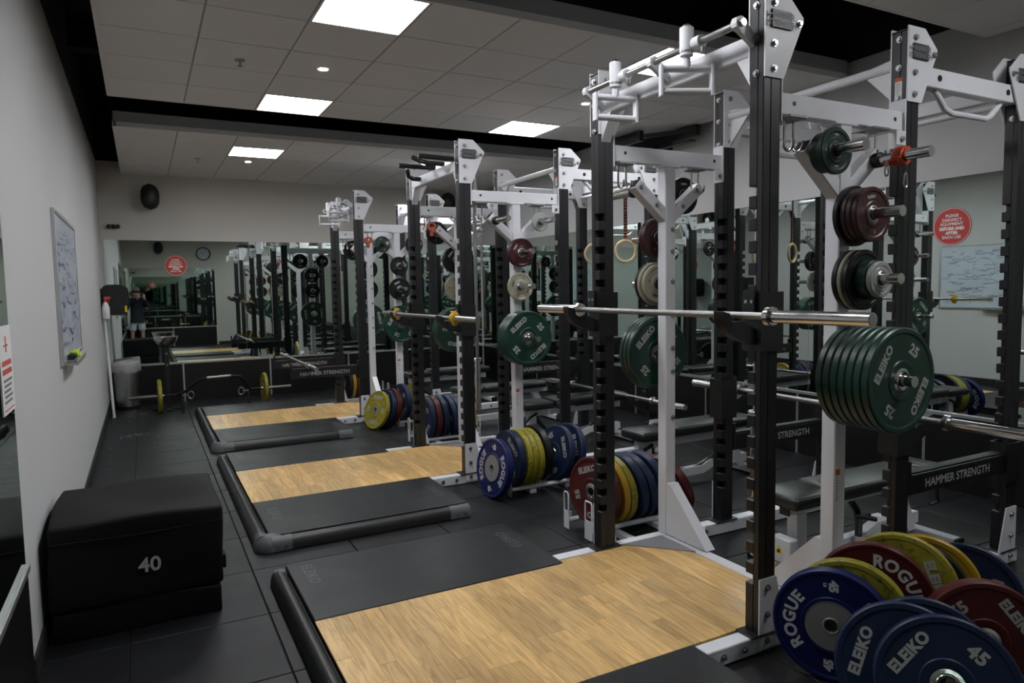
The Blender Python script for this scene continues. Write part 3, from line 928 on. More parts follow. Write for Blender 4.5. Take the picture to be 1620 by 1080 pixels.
        for k, pts in enumerate(([(0.05, 0.14, 2.65), (-0.28, 0.16, 2.66)], [(0.05, 0.42, 2.655), (-0.10, 0.42, 2.655), (-0.16, 0.44, 2.675), (-0.20, 0.50, 2.71)], [(0.05, 0.62, 2.655), (-0.28, 0.64, 2.66), ], [(0.05, 0.92, 2.60), (-0.05, 0.92, 2.60), (-0.10, 0.90, 2.62), (-0.12, 0.86, 2.66)])):
            g = ob('grip', cm(('grip', k), lambda: MB().tube(pts, 0.020, 12).mesh('grip', M['blackp'])), R)
    return R
racks = [make_rack(RY[0], 'swivel', 'nearest double power rack, black posts and white beams, swivel pull-up handles on top', 0),
         make_rack(RY[1], 'grips', 'middle double power rack, black posts and white beams, black pull-up grips on top', 1),
         make_rack(RY[2], 'swivel', 'farthest double power rack, black posts and white beams, near the back mirror', 2)]
RN = ('nearest', 'middle', 'farthest')

# ------------------------------------------------------------------ barbells
def barbell(mtx, label, length=2.2):
    t = tag(empty('barbell', (0, 0, 0)), label, 'barbell', 'steel barbells')
    t.matrix_world = mtx
    h = length / 2
    def sh():
        return MB().cyl((0, -h + 0.42, 0), (0, h - 0.42, 0), 0.0145, 16).mesh('shaft', M['knurl'])
    ob('shaft', cm(('shaft', length), sh), t)
    for s in (-1, 1):
        def sl(s=s):
            return MB().cyl((0, s * (h - 0.415), 0), (0, s * h, 0), 0.025, 24).mesh('sleeve', M['chrome'])
        e = ob('sleeve', cm(('sleeve', length, s), sl), t)
        ob('end_face', cm(('sleeveend', length, s), lambda s=s: MB().cyl((0, s * h, 0), (0, s * (h + 0.0015), 0), 0.021, 20).mesh('end_face', M['steel'])), e)
        ob('collar', cm(('collar', length, s), lambda s=s: MB().lathe([(0.0145, 0), (0.034, 0), (0.038, 0.004), (0.038, 0.026), (0.034, 0.03), (0.0145, 0.03)], 24, Matrix.Translation((0, s * (h - 0.43), -0.0)) @ Matrix.Rotation(PI / 2, 4, 'X') @ Matrix.Translation((0, 0, -0.015))).mesh('collar', M['chrome'])), t)
    return t
def jhook(rack, lx, side, z, direction, label):
    """black hook block on a post; direction -1 hook towards -x"""
    ly = 0.0 if side == 0 else W
    t = tag(empty('bar_hook', (RX + lx, RY[rack] + ly, z)), label, 'bar hook', 'black bar hooks')
    sl = MB()
    e = 0.003
    sl.box(-e - 0.012, -e, -e - 0.012, PD + e + 0.012, -0.13, 0.12)
    sl.box(PW + e, PW + e + 0.012, -e - 0.012, PD + e + 0.012, -0.13, 0.12)
    sl.box(-e, PW + e, -e - 0.012, -e, -0.13, 0.12)
    sl.box(-e, PW + e, PD + e, PD + e + 0.012, -0.13, 0.12)
    build('sleeve', sl, M['blackp'], t)
    poly = [(-0.015, -0.10), (-0.015, -0.035), (-0.09, 0.0), (-0.155, 0.0), (-0.165, 0.035), (-0.205, 0.045), (-0.20, 0.0), (-0.17, -0.045), (-0.10, -0.08)]
    if direction > 0:
        poly = [(PW - a, b) for a, b in poly]
    build('hook', MB().prism(poly, 'y', 0.012, PD - 0.012), M['blackp'], t)
    pad = [(-0.016, 0.03), (-0.034, 0.03), (-0.034, 0.13), (-0.016, 0.13)]
    if direction > 0:
        pad = [(PW - a, b) for a, b in pad]
    o = build('pad', MB().prism(pad, 'y', 0.008, PD - 0.008), M['mat'], t)
    for k in (0.022, 0.053):
        build('rivet', MB().cyl((pad[1][0], k, 0.08), (pad[1][0] - 0.002 * (1 if direction < 0 else -1), k, 0.08), 0.008, 10), M['steel'], o)
    return t
BAR = lambda x, y, z: Matrix.Translation((x, y, z))
barbell(BAR(2.150, 2.595, 1.472), 'steel barbell racked on the nearest rack, largest in the picture')
jhook(0, 0, 0, 1.445, -1, 'black hook under the near end of the big racked barbell')
jhook(0, 0, 1, 1.445, -1, 'black hook under the far end of the big racked barbell')
barbell(BAR(2.130, 5.66, 1.372), 'steel barbell with yellow clips racked on the middle rack')
jhook(1, 0, 0, 1.345, -1, 'black hook under the near end of the barbell with yellow clips')
jhook(1, 0, 1, 1.345, -1, 'black hook under the far end of the barbell with yellow clips')
barbell(BAR(3.445, 2.66, 0.905), 'steel barbell on the wall side of the nearest rack, behind the big green plates')
jhook(0, 0.93, 0, 0.88, 1, 'black hook holding the wall-side barbell of the nearest rack, near end')
jhook(0, 0.93, 1, 0.88, 1, 'black hook holding the wall-side barbell of the nearest rack, far end')
barbell(BAR(4.06, 5.64, 0.552), 'steel barbell low on the wall-side posts of the middle rack, above a bench')
jhook(1, 1.91, 0, 0.525, -1, 'low black hook on the wall-side near post of the middle rack')
jhook(1, 1.91, 1, 0.525, -1, 'low black hook on the wall-side far post of the middle rack')
barbell(BAR(1.665, 8.89, 0.742), 'steel barbell resting on the spotter arms of the farthest rack')
for r, nm in ((0, 'nearest'), (1, 'middle')):
    barbell(Matrix.Translation((RX + 0.245, RY[r] + 0.25, 1.66)) @ Matrix.Rotation(PI / 2, 4, 'X'), 'steel barbell hung upright inside the %s rack' % nm)
    h = tag(empty('bar_hanger', (RX + 0.245, RY[r] + 0.25, 2.3)), 'steel hanger arm holding the upright barbell inside the %s rack' % nm, 'hanger', 'upright bar hangers')
    build('arm', MB().box(-0.03, -0.004 - 0.012, -0.19, 0.03, 0.005, 0.02).box(0.017, 0.03, -0.19, 0.03, 0.005, 0.02).box(-0.03, 0.03, 0.03, 0.042, 0.005, 0.02), M['steel'], h)
    build('clamp', MB().lathe([(0.0150, 0.0), (0.024, 0.0), (0.024, 0.022), (0.0150, 0.022)], 16), M['steel'], h)
def spotter(rack, lx, side, z, direction, length, label):
    ly = 0.0 if side == 0 else W
    t = tag(empty('spotter_arm', (RX + lx, RY[rack] + ly, z)), label, 'spotter arm', 'black spotter arms')
    x0 = -0.004 if direction < 0 else PW + 0.004
    x1 = x0 + direction * length
    build('arm', MB().box(x0, x1, 0.008, PD - 0.008, -0.105, 0.0, 0.004), M['black'], t)
    build('rubber_top', MB().box(x0 + direction * 0.02, x1, 0.010, PD - 0.010, 0.0, 0.012, 0.003), M['mat'], t)
    build('end_stop', MB().box(x1, x1 + direction * 0.02, 0.008, PD - 0.008, -0.105, 0.07, 0.003), M['black'], t)
    e = 0.003
    build('mount', MB().box(-e - 0.010, PW + e + 0.010, -e - 0.010, -e, -0.16, 0.06).box(-e - 0.010, PW + e + 0.010, PD + e, PD + e + 0.010, -0.16, 0.06).box(x0 - direction * 0.0, x0 + direction * 0.012, -e, PD + e, -0.16, 0.06), M['black'], t)
    ob('lettering', text_mesh('lettering', [('HAMMER STRENGTH', 0.062, 0.0012, face_mtx(((x0 + x1) / 2 - 0.02, 0.0072, -0.055), (1, 0, 0), (0, 0, 1)))], M['armtext']), t)
spotter(2, 0, 0, 0.695, -1, 0.78, 'black spotter arm of the farthest rack, nearer of the two under the barbell')
spotter(2, 0, 1, 0.695, -1, 0.78, 'black spotter arm of the farthest rack, farther of the two under the barbell')
spotter(0, 1.91, 0, 0.635, -1, 0.84, 'long black spotter arm beside the nearest bench, at the right edge')
spotter(0, 1.91, 1, 0.635, -1, 0.84, 'long black spotter arm beyond the nearest bench')
spotter(1, 1.91, 1, 0.80, -1, 0.84, 'long black spotter arm on the far wall-side post of the middle rack')

# ------------------------------------------------------------------ plates
def plate_profile(R, t, kind):
    h = t / 2
    if kind == 'comp':
        return [(0.054, -h + 0.002), (0.060, -h), (0.084, -h), (0.088, -h + 0.004), (R - 0.030, -h + 0.004), (R - 0.022, -h), (R - 0.006, -h), (R, -h + 0.006), (R, h - 0.006), (R - 0.006, h), (R - 0.022, h), (R - 0.030, h - 0.004), (0.088, h - 0.004), (0.084, h), (0.060, h), (0.054, h - 0.002)]
    if kind == 'rogue':
        return [(0.100, -h), (0.112, -h), (0.115, -h + 0.004), (R - 0.022, -h + 0.004), (R - 0.016, -h), (R - 0.006, -h), (R, -h + 0.006), (R, h - 0.006), (R - 0.006, h), (R - 0.016, h), (R - 0.022, h - 0.004), (0.115, h - 0.004), (0.112, h), (0.100, h)]
    return [(0.040, -h), (0.052, -h), (0.058, -h + 0.004), (R - 0.024, -h + 0.004), (R - 0.018, -h), (R - 0.004, -h), (R, -h + 0.004), (R, h - 0.004), (R - 0.004, h), (R - 0.018, h), (R - 0.024, h - 0.004), (0.058, h - 0.004), (0.052, h), (0.040, h)]
def hub_profile(ri, t, kind):
    h = t / 2
    if kind == 'rogue':
        return [(0.0255, -h), (0.030, -h - 0.001), (0.034, -h + 0.002), (ri, -h + 0.002), (ri, h - 0.002), (0.034, h - 0.002), (0.030, h + 0.001), (0.0255, h)]
    return [(0.0255, -h - 0.001), (0.034, -h - 0.002), (0.040, -h + 0.003), (ri * 0.75, -h - 0.001), (ri, -h + 0.001), (ri, h - 0.001), (ri * 0.75, h + 0.001), (0.040, h - 0.003), (0.034, h + 0.002), (0.0255, h + 0.001)]
def curved(txt, size, bold, radius, ang):
    """text bent round a circle, centred on angle ang, tops outward"""
    vs_, fs_ = text2d(txt, size, bold, 1.12)
    out = []
    for x, y, z in vs_:
        r = radius + y
        a = ang - x / radius
        out.append((r * math.cos(a), r * math.sin(a), 0))
    return out, fs_
def lettering(kind, num, R, t):
    mb = MB()
    h = t / 2
    z = h - 0.0035
    items = []
    if kind == 'comp':
        rr = (R - 0.03 + 0.095) / 2
        for a, s, sz in ((90, 'ELEIKO', 0.052), (-90, 'ELEIKO', 0.052), (0, num, 0.062), (180, num, 0.062)):
            a = math.radians(a)
            vs_, fs_ = text2d(s, sz, 0.0028, 1.05)
            mt = Matrix.Rotation(a - PI / 2, 4, 'Z') @ Matrix.Translation((0, rr, 0))
            items.append(([mt @ Vector(v) for v in vs_], fs_))
    elif kind == 'rogue':
        rr = (R - 0.022 + 0.115) / 2
        for a in (180, 0):
            items.append(curved('ROGUE', 0.066, 0.0026, rr, math.radians(a)))
        for a in (90, -90):
            vs_, fs_ = text2d(num, 0.045, 0.003, 1.0)
            mt = Matrix.Rotation(math.radians(a - 90), 4, 'Z') @ Matrix.Translation((0.006, rr + 0.002, 0)) @ Matrix.Rotation(-PI / 2, 4, 'Z')
            items.append(([mt @ Vector(v) for v in vs_], fs_))
            vs_, fs_ = text2d('LB', 0.016, 0.0008, 1.0)
            mt = Matrix.Rotation(math.radians(a - 90), 4, 'Z') @ Matrix.Translation((-0.026, rr + 0.002, 0)) @ Matrix.Rotation(-PI / 2, 4, 'Z')
            items.append(([mt @ Vector(v) for v in vs_], fs_))
    else:
        rr = (R - 0.024 + 0.056) / 2
        sz = min(0.034, (R - 0.08) * 0.42)
        for a, s in ((90, 'ELEIKO'), (-90, 'ELEIKO' if kind == 'small2' else num), (0, num), (180, num)):
            if kind == 'small' and a in (0, 180):
                continue
            vs_, fs_ = text2d(s, sz, 0.0012, 1.0)
            mt = Matrix.Rotation(math.radians(a - 90), 4, 'Z') @ Matrix.Translation((0, rr, 0))
            items.append(([mt @ Vector(v) for v in vs_], fs_))
    flip = Matrix.Rotation(PI, 4, 'X')
    for vs_, fs_ in items:
        up = [Vector((v[0], v[1], z + 0.0006)) for v in vs_]
        mb.add(up, fs_)
        mb.add([flip @ v for v in up], fs_)
    me = bpy.data.meshes.new('lettering')
    me.from_pydata(mb.v, [], mb.f)
    return me
#        name: (R, t, kind, number, colour, hub, letter material, noun)
KINDS = {
 'g25': (0.225, 0.0355, 'comp', '25', 'green', 'chrome', 'letter', 'green bumper plate'),
 'b45': (0.225, 0.055, 'comp', '45', 'blue', 'chrome', 'letter', 'dull blue bumper plate'),
 'r55': (0.225, 0.062, 'comp', '55', 'red', 'chrome', 'letter', 'dull red bumper plate'),
 'y35': (0.225, 0.046, 'comp', '35', 'yellow', 'hubsteel', 'letter', 'scuffed yellow bumper plate'),
 'o35': (0.225, 0.046, 'comp', '35', 'orange', 'hubsteel', 'letter', 'golden yellow bumper plate'),
 'k45': (0.225, 0.050, 'comp', '45', 'blackr', 'steel', None, 'black bumper plate'),
 'rb45': (0.225, 0.056, 'rogue', '45', 'rblue', 'hubsteel', 'wletter', 'royal blue bumper plate with white curved lettering'),
 'rr55': (0.225, 0.060, 'rogue', '55', 'rred', 'hubsteel', 'wletter', 'deep red bumper plate with white curved lettering'),
 'k10': (0.135, 0.030, 'small', '10', 'blackr', 'steel', 'wletter', 'small black plate'),
 'k5': (0.112, 0.026, 'small', '5', 'blackr', 'steel', 'wletter', 'small black plate'),
 'm5': (0.118, 0.026, 'small', '5', 'maroon', 'steel', 'letter', 'small maroon plate'),
 'c5': (0.118, 0.024, 'small2', '5', 'beige', 'steel', 'dletter', 'cream plate'),
 'cb': (0.132, 0.022, 'small2', '10', 'beige', 'steel', 'dletter', 'cream plate'),
 'kb': (0.132, 0.026, 'small', '10', 'blackr', 'steel', None, 'small black plate'),
 'dg': (0.098, 0.024, 'small2', '2.5', 'dgreen', 'blackp', 'letter', 'small dark green plate'),
 'dg2': (0.085, 0.05, 'small2', '2.5', 'dgreen', 'blackp', None, 'small dark green plate'),
 'w1': (0.078, 0.024, 'small2', '1', 'paleplate', 'steel', 'dletter', 'small pale grey plate'),
}
_pm = {}
def plate(kind, mtx, label, group):
    R, t, k, num, colr, hub, lm, noun = KINDS[kind]
    if kind not in _pm:
        seg = 72 if R > 0.2 else 48
        body = MB().lathe(plate_profile(R, t, k), seg).mesh('weight_plate', M[colr], 25)
        ri = {'comp': 0.054, 'rogue': 0.100}.get(k, 0.040)
        hb = MB().lathe(hub_profile(ri, t, k), 40).mesh('hub', M[hub], 30)
        lt = None
        if lm:
            lt = lettering(k, num, R, t)
            lt.materials.append(M[lm])
        _pm[kind] = (body, hb, lt)
    body, hb, lt = _pm[kind]
    o = tag(ob('weight_plate', body, mtx=mtx), label, 'weight plate', group)
    ob('hub', hb, o)
    if lt:
        ob('lettering', lt, o)
    return o
def pmtx(c, normal, spin=0.0):
    n = Vector(normal).normalized()
    up = Vector((0, 0, 1))
    y = (up - n * up.dot(n)).normalized()
    x = y.cross(n)
    mt = Matrix((x, y, n)).transposed().to_4x4()
    mt.translation = c
    return mt @ Matrix.Rotation(spin, 4, 'Z')
ORD = ('first', 'second', 'third', 'fourth', 'fifth', 'sixth', 'seventh', 'eighth')
PEG = {'L': (-0.20, 2.15, 'upper left'), 'R': (0.20, 2.15, 'upper right'), '1': (0, 1.89, 'second highest'), '2': (0, 1.61, 'third highest'), '3': (0, 1.185, 'lowest')}
def stack(rack, side, peg, kinds, spin=0.0):
    dx, z, pname = PEG[peg]
    sg = -1 if side == 0 else 1
    y = RY[rack] + (0 if side == 0 else W + PD) + sg * 0.033
    tot = {}
    n = len(kinds)
    for i, k in enumerate(kinds):
        R, t = KINDS[k][0], KINDS[k][1]
        y += sg * t / 2
        noun = KINDS[k][7]
        if n == 1:
            pos = 'alone on'
        elif i == n - 1:
            pos = 'outermost on'
        elif i == 0:
            pos = 'innermost on'
        else:
            pos = '%s from the post on' % ORD[i]
        lb = '%s, %s the %s %s peg, %s rack' % (noun, pos, pname, 'near-side' if side == 0 else 'far-side', RN[rack])
        off = Vector((0, 0, 0.0235 - 0.0255))
        plate(k, pmtx(Vector((RX + 0.515 + dx, y, z)) + off, (0, sg, 0) if sg < 0 else (0, -1, 0), spin + (random.uniform(-0.5, 0.5) if i < n - 1 else 0)), lb, 'plates hung on the rack pegs')
        y += sg * (t / 2 + 0.001)
S = math.radians
stack(0, 0, 'L', ['dg2', 'dg'], S(0))
stack(0, 0, '1', ['kb', 'm5', 'm5', 'm5'], S(10))
stack(0, 0, '2', ['kb', 'cb', 'kb', 'dg2', 'w1'], S(-15))
stack(0, 0, '3', ['g25'] * 7, S(58))
stack(0, 1, 'R', ['k5'], S(0))
stack(0, 1, '1', ['m5', 'm5'], S(0))
stack(0, 1, '2', ['kb', 'cb', 'c5'][::-1], S(0))
stack(0, 1, '3', ['g25'] * 3, S(18))
stack(1, 0, 'R', ['w1'], S(0))
stack(1, 0, '1', ['m5', 'm5'], S(52))
stack(1, 0, '2', ['c5'], S(70))
stack(1, 0, '3', ['g25'] * 4, S(38))
stack(1, 1, 'L', ['k5', 'dg'], S(0))
stack(1, 1, '1', ['k10', 'k10'], S(68))
stack(1, 1, '2', ['cb'], S(0))
stack(1, 1, '3', ['g25'] * 4, S(10))
stack(2, 0, 'L', ['dg'], S(20))
stack(2, 0, 'R', ['k5'], S(0))
stack(2, 0, '1', ['k5'], S(-60))
stack(2, 0, '2', ['k10'], S(25))
stack(2, 0, '3', ['g25', 'g25'], S(62))
stack(2, 1, 'L', ['k10'], S(0))
stack(2, 1, 'R', ['k5'], S(0))
stack(2, 1, '1', ['k10'], S(0))
stack(2, 1, '2', ['k10'], S(0))
stack(2, 1, '3', ['g25', 'g25'], S(-85))

# plates standing in the floor trays: (kind, centre, normal, spin, label)
G = 'plates standing in the floor trays'
def tp(kind, c, n, spin, label):
    plate(kind, pmtx(Vector(c), n, S(spin)), label, G)
near = [
 ('rb45', (2.395, 1.815, 0.225), (-0.86, -0.51, 0.06), 0, 'royal blue plate with white curved lettering leaning at the left end of the nearest tray'),
 ('y35', (2.478, 1.800, 0.252), (-0.87, -0.49, 0.06), 20, 'scuffed yellow plate hidden behind the royal blue plate, nearest tray'),
 ('rr55', (2.600, 1.780, 0.302), (-0.83, -0.55, 0.12), 48, 'deep red plate with white curved lettering standing high in the nearest tray'),
 ('y35', (2.745, 1.768, 0.318), (-0.83, -0.53, 0.16), -70, 'scuffed yellow plate behind the deep red plate, nearest tray'),
 ('k45', (2.818, 1.765, 0.282), (-0.84, -0.50, 0.16), 0, 'black plate between two yellow plates, nearest tray'),
 ('o35', (2.888, 1.752, 0.288), (-0.85, -0.48, 0.16), 0, 'golden yellow plate near the right end of the nearest tray'),
 ('b45', (3.100, 1.700, 0.226), (-0.86, -0.44, 0.24), 30, 'dark blue plate at the right end of the nearest tray'),
 ('r55', (2.780, 1.450, 0.226), (-0.64, -0.76, 0.12), -52, 'dull red plate standing in front of the nearest tray, at the right edge'),
 ('b45', (2.432, 1.462, 0.224), (-0.74, -0.60, 0.30), 60, 'dull blue plate hidden behind two other blue plates, lower right'),
 ('b45', (2.335, 1.475, 0.224), (-0.74, -0.60, 0.30), 74, 'dull blue plate between two other blue plates, lower right'),
 ('b45', (2.362, 1.340, 0.224), (-0.74, -0.60, 0.30), 52, 'foremost dull blue plate at the bottom right corner'),
]
for a in near:
    tp(*a)
mid = [
 ('rb45', (2.320, 4.720, 0.227), (-1.0, -0.10, 0.16), 0, 'royal blue plate with white curved lettering leaning on the middle tray'),
 ('b45', (2.475, 4.775, 0.267), (-1.0, -0.05, 0.03), -40, 'dull blue plate beside the royal blue one, middle tray'),
 ('y35', (2.545, 4.775, 0.267), (-1.0, -0.03, 0.02), 0, 'scuffed yellow plate, left of the three in the middle tray'),
 ('y35', (2.593, 4.772, 0.267), (-1.0, -0.03, 0.02), 30, 'scuffed yellow plate, centre of the three in the middle tray'),
 ('y35', (2.641, 4.768, 0.267), (-1.0, -0.03, 0.02), 60, 'scuffed yellow plate, right of the three in the middle tray'),
 ('k45', (2.726, 4.772, 0.290), (-1.0, 0.02, -0.10), 0, 'black plate standing highest in the middle tray'),
 ('b45', (2.880, 4.750, 0.267), (-1.0, -0.10, 0.25), -62, 'dull blue plate tilted back, left of the pair at the right of the middle tray'),
 ('b45', (3.000, 4.770, 0.267), (-1.0, -0.10, 0.22), -62, 'dull blue plate tilted back, right of the pair in the middle tray'),
]
for a in mid:
    tp(*a)
far = [
 ('y35', (2.335, 7.800, 0.218), (-0.96, -0.28, 0.30), 0, 'scuffed yellow plate leaning at the left end of the farthest tray'),
 ('b45', (2.430, 7.830, 0.222), (-0.96, -0.24, 0.28), 0, 'dull blue plate behind the leaning yellow plate, farthest tray'),
 ('r55', (2.505, 7.850, 0.224), (-0.96, -0.22, 0.26), 0, 'dull red plate behind the leaning yellow plate, farthest tray'),
 ('b45', (2.660, 7.870, 0.267), (-1.0, -0.10, 0.06), 45, 'dull blue plate standing in the middle of the farthest tray'),
 ('y35', (2.800, 7.870, 0.267), (-1.0, -0.05, 0.02), 0, 'scuffed yellow plate standing in the farthest tray'),
]
for a in far:
    tp(*a)
b1 = [
 ('r55', (2.550, 3.715, 0.267), (-1.0, -0.12, 0.05), 20, 'dull red plate at the left end of the tray behind the nearest rack'),
 ('o35', (2.645, 3.715, 0.267), (-1.0, -0.05, -0.10), 0, 'golden yellow plate in the tray behind the nearest rack'),
 ('y35', (2.700, 3.715, 0.267), (-1.0, -0.05, -0.12), 0, 'scuffed yellow plate in the tray behind the nearest rack'),
 ('b45', (2.790, 3.715, 0.267), (-1.0, -0.03, -0.18), 0, 'dull blue plate, first of three in the tray behind the nearest rack'),
 ('b45', (2.862, 3.715, 0.264), (-1.0, -0.03, -0.20), 40, 'dull blue plate, second of three in the tray behind the nearest rack'),
 ('b45', (2.960, 3.715, 0.264), (-1.0, -0.03, -0.22), 40, 'dull blue plate, third of three in the tray behind the nearest rack'),
 ('rr55', (3.160, 3.720, 0.222), (-1.0, -0.05, -0.42), 40, 'deep red plate slumped at the right end of the tray behind the nearest rack'),
]
for a in b1:
    tp(*a)
b2 = [
 ('b45', (2.545, 6.795, 0.267), (-1.0, -0.06, 0.02), 40, 'dull blue plate at the left end of the tray behind the middle rack'),
 ('r55', (2.625, 6.805, 0.267), (-1.0, -0.03, -0.02), 0, 'dull red plate in the tray behind the middle rack'),
 ('b45', (2.702, 6.795, 0.267), (-1.0, -0.02, -0.06), 0, 'dull blue plate beside the red plate, tray behind the middle rack'),
 ('b45', (2.800, 6.795, 0.267), (-1.0, -0.02, -0.12), 0, 'dull blue plate, fourth in the tray behind the middle rack'),
 ('b45', (2.870, 6.805, 0.267), (-1.0, -0.02, -0.14), 0, 'dull blue plate, fifth in the tray behind the middle rack'),
 ('o35', (3.000, 6.805, 0.267), (-1.0, -0.06, -0.03), 0, 'golden yellow plate at the right end of the tray behind the middle rack'),
]
for a in b2:
    tp(*a)
b3 = [
 ('k45', (2.520, 9.895, 0.267), (-1.0, -0.12, 0.04), 0, 'black plate at the left end of the tray behind the farthest rack'),
 ('o35', (2.575, 9.895, 0.267), (-1.0, -0.10, 0.03), 0, 'golden yellow plate in the tray behind the farthest rack'),
 ('r55', (2.635, 9.895, 0.267), (-1.0, -0.08, 0.02), 0, 'dull red plate in the tray behind the farthest rack'),
 ('b45', (2.780, 9.895, 0.267), (-1.0, -0.05, 0.0), 0, 'dull blue plate, left of two in the tray behind the farthest rack'),
 ('b45', (2.860, 9.895, 0.267), (-1.0, -0.05, 0.0), 0, 'dull blue plate, right of two in the tray behind the farthest rack'),
]
for a in b3:
    tp(*a)

for ri, sd, lst in ((1, 0, mid), (2, 0, far), (0, 1, b1), (1, 1, b2), (2, 1, b3)):
    spans = []
    for kd, c, n, sp, lb in lst:
        nv = Vector(n).normalized()
        xb = c[0] + KINDS[kd][0] * nv.x * nv.z * 0.9
        spans.append((xb, KINDS[kd][1] / 2 + 0.024))
    ta, te, v1, v2 = TRAY.get((ri, sd), (0.14, 0.82, 0.26, 0.52))
    x = RX + ta + 0.03
    last = 0
    while x < RX + te - 0.02:
        if x - last > 0.06 and all(abs(x - a_) > w_ for a_, w_ in spans):
            for v in (v1, v2):
                yv = -v if sd == 0 else W + PD + v
                ob('tray_divider', cm('tdiv', lambda: MB().cyl((0, 0, 0.066), (0, 0, 0.112), 0.006, 8).mesh('tray_divider', M['white'])), racks[ri], (x - RX, yv, 0))
            last = x
        x += 0.005

# ------------------------------------------------------------------ clips on bars and pegs
def clip(mtx, m, label, pigtail=True):
    t = tag(empty('collar_clip', (0, 0, 0)), label, 'bar clip')
    t.matrix_world = mtx
    build('ring', MB().lathe([(0.0262, -0.022), (0.040, -0.022), (0.043, -0.017), (0.043, 0.017), (0.040, 0.022), (0.0262, 0.022)], 24), m, t)
    build('lever', MB().box(-0.014, 0.014, 0.040, 0.056, -0.055, 0.016, 0.004).box(-0.02, 0.02, 0.036, 0.047, -0.02, 0.02, 0.003), m, t)
    build('hinge', MB().box(-0.016, 0.016, -0.056, -0.038, -0.018, 0.018, 0.004), m, t)
    return t
clip(Matrix.Translation((2.130, 4.985, 1.372)) @ Matrix.Rotation(PI / 2, 4, 'X'), M['yellowclip'], 'yellow clip on the near sleeve of the middle rack barbell')
clip(Matrix.Translation((2.130, 6.360, 1.372)) @ Matrix.Rotation(PI / 2, 4, 'X'), M['yellowclip'], 'yellow clip on the far sleeve of the middle rack barbell')
clip(Matrix.Translation((RX + 0.715, RY[0] - 0.125, 2.15)) @ Matrix.Rotation(PI / 2, 4, 'X') @ Matrix.Rotation(2.2, 4, 'Z'), M['orangeclip'], 'orange clip on the upper right peg of the nearest rack')
def ring_clip(c, label):
    t = tag(empty('hanging_clip', c), label, 'bar clip')
    build('ring', MB().lathe([(0.028, -0.02), (0.044, -0.02), (0.044, 0.02), (0.028, 0.02)], 20, Matrix.Rotation(PI / 2, 4, 'X')), M['orangeclip'], t)
    build('lever', MB().box(-0.014, 0.014, -0.018, 0.018, -0.088, -0.042, 0.004), M['orangeclip'], t)
    return t
ring_clip((RX + 0.155, RY[2] + 0.0, 2.195), 'orange clip hanging from a hook on the farthest rack')
ring_clip((RX + 0.210, RY[1] + W + 0.0, 2.195), 'orange clip hanging from a hook behind the middle rack post')
# carabiners below the orange clip
for k, (dx, dz, l) in enumerate(((0.652, 2.095, 'left of the two dark snap hooks under the orange clip'), (0.742, 2.045, 'right of the two dark snap hooks under the orange clip'))):
    t = tag(empty('snap_hook', (RX + dx, RY[0] - 0.10 - 0.03 * k, dz)), l, 'snap hook')
    pts = [(0.012 * math.cos(a) * (1.25 if math.sin(a) < 0 else 0.8), 0, 0.032 * math.sin(a)) for a in [2 * PI * q / 20 for q in range(20)]]
    build('loop', MB().tube(pts, 0.0035, 8, True), M['steel'], t)

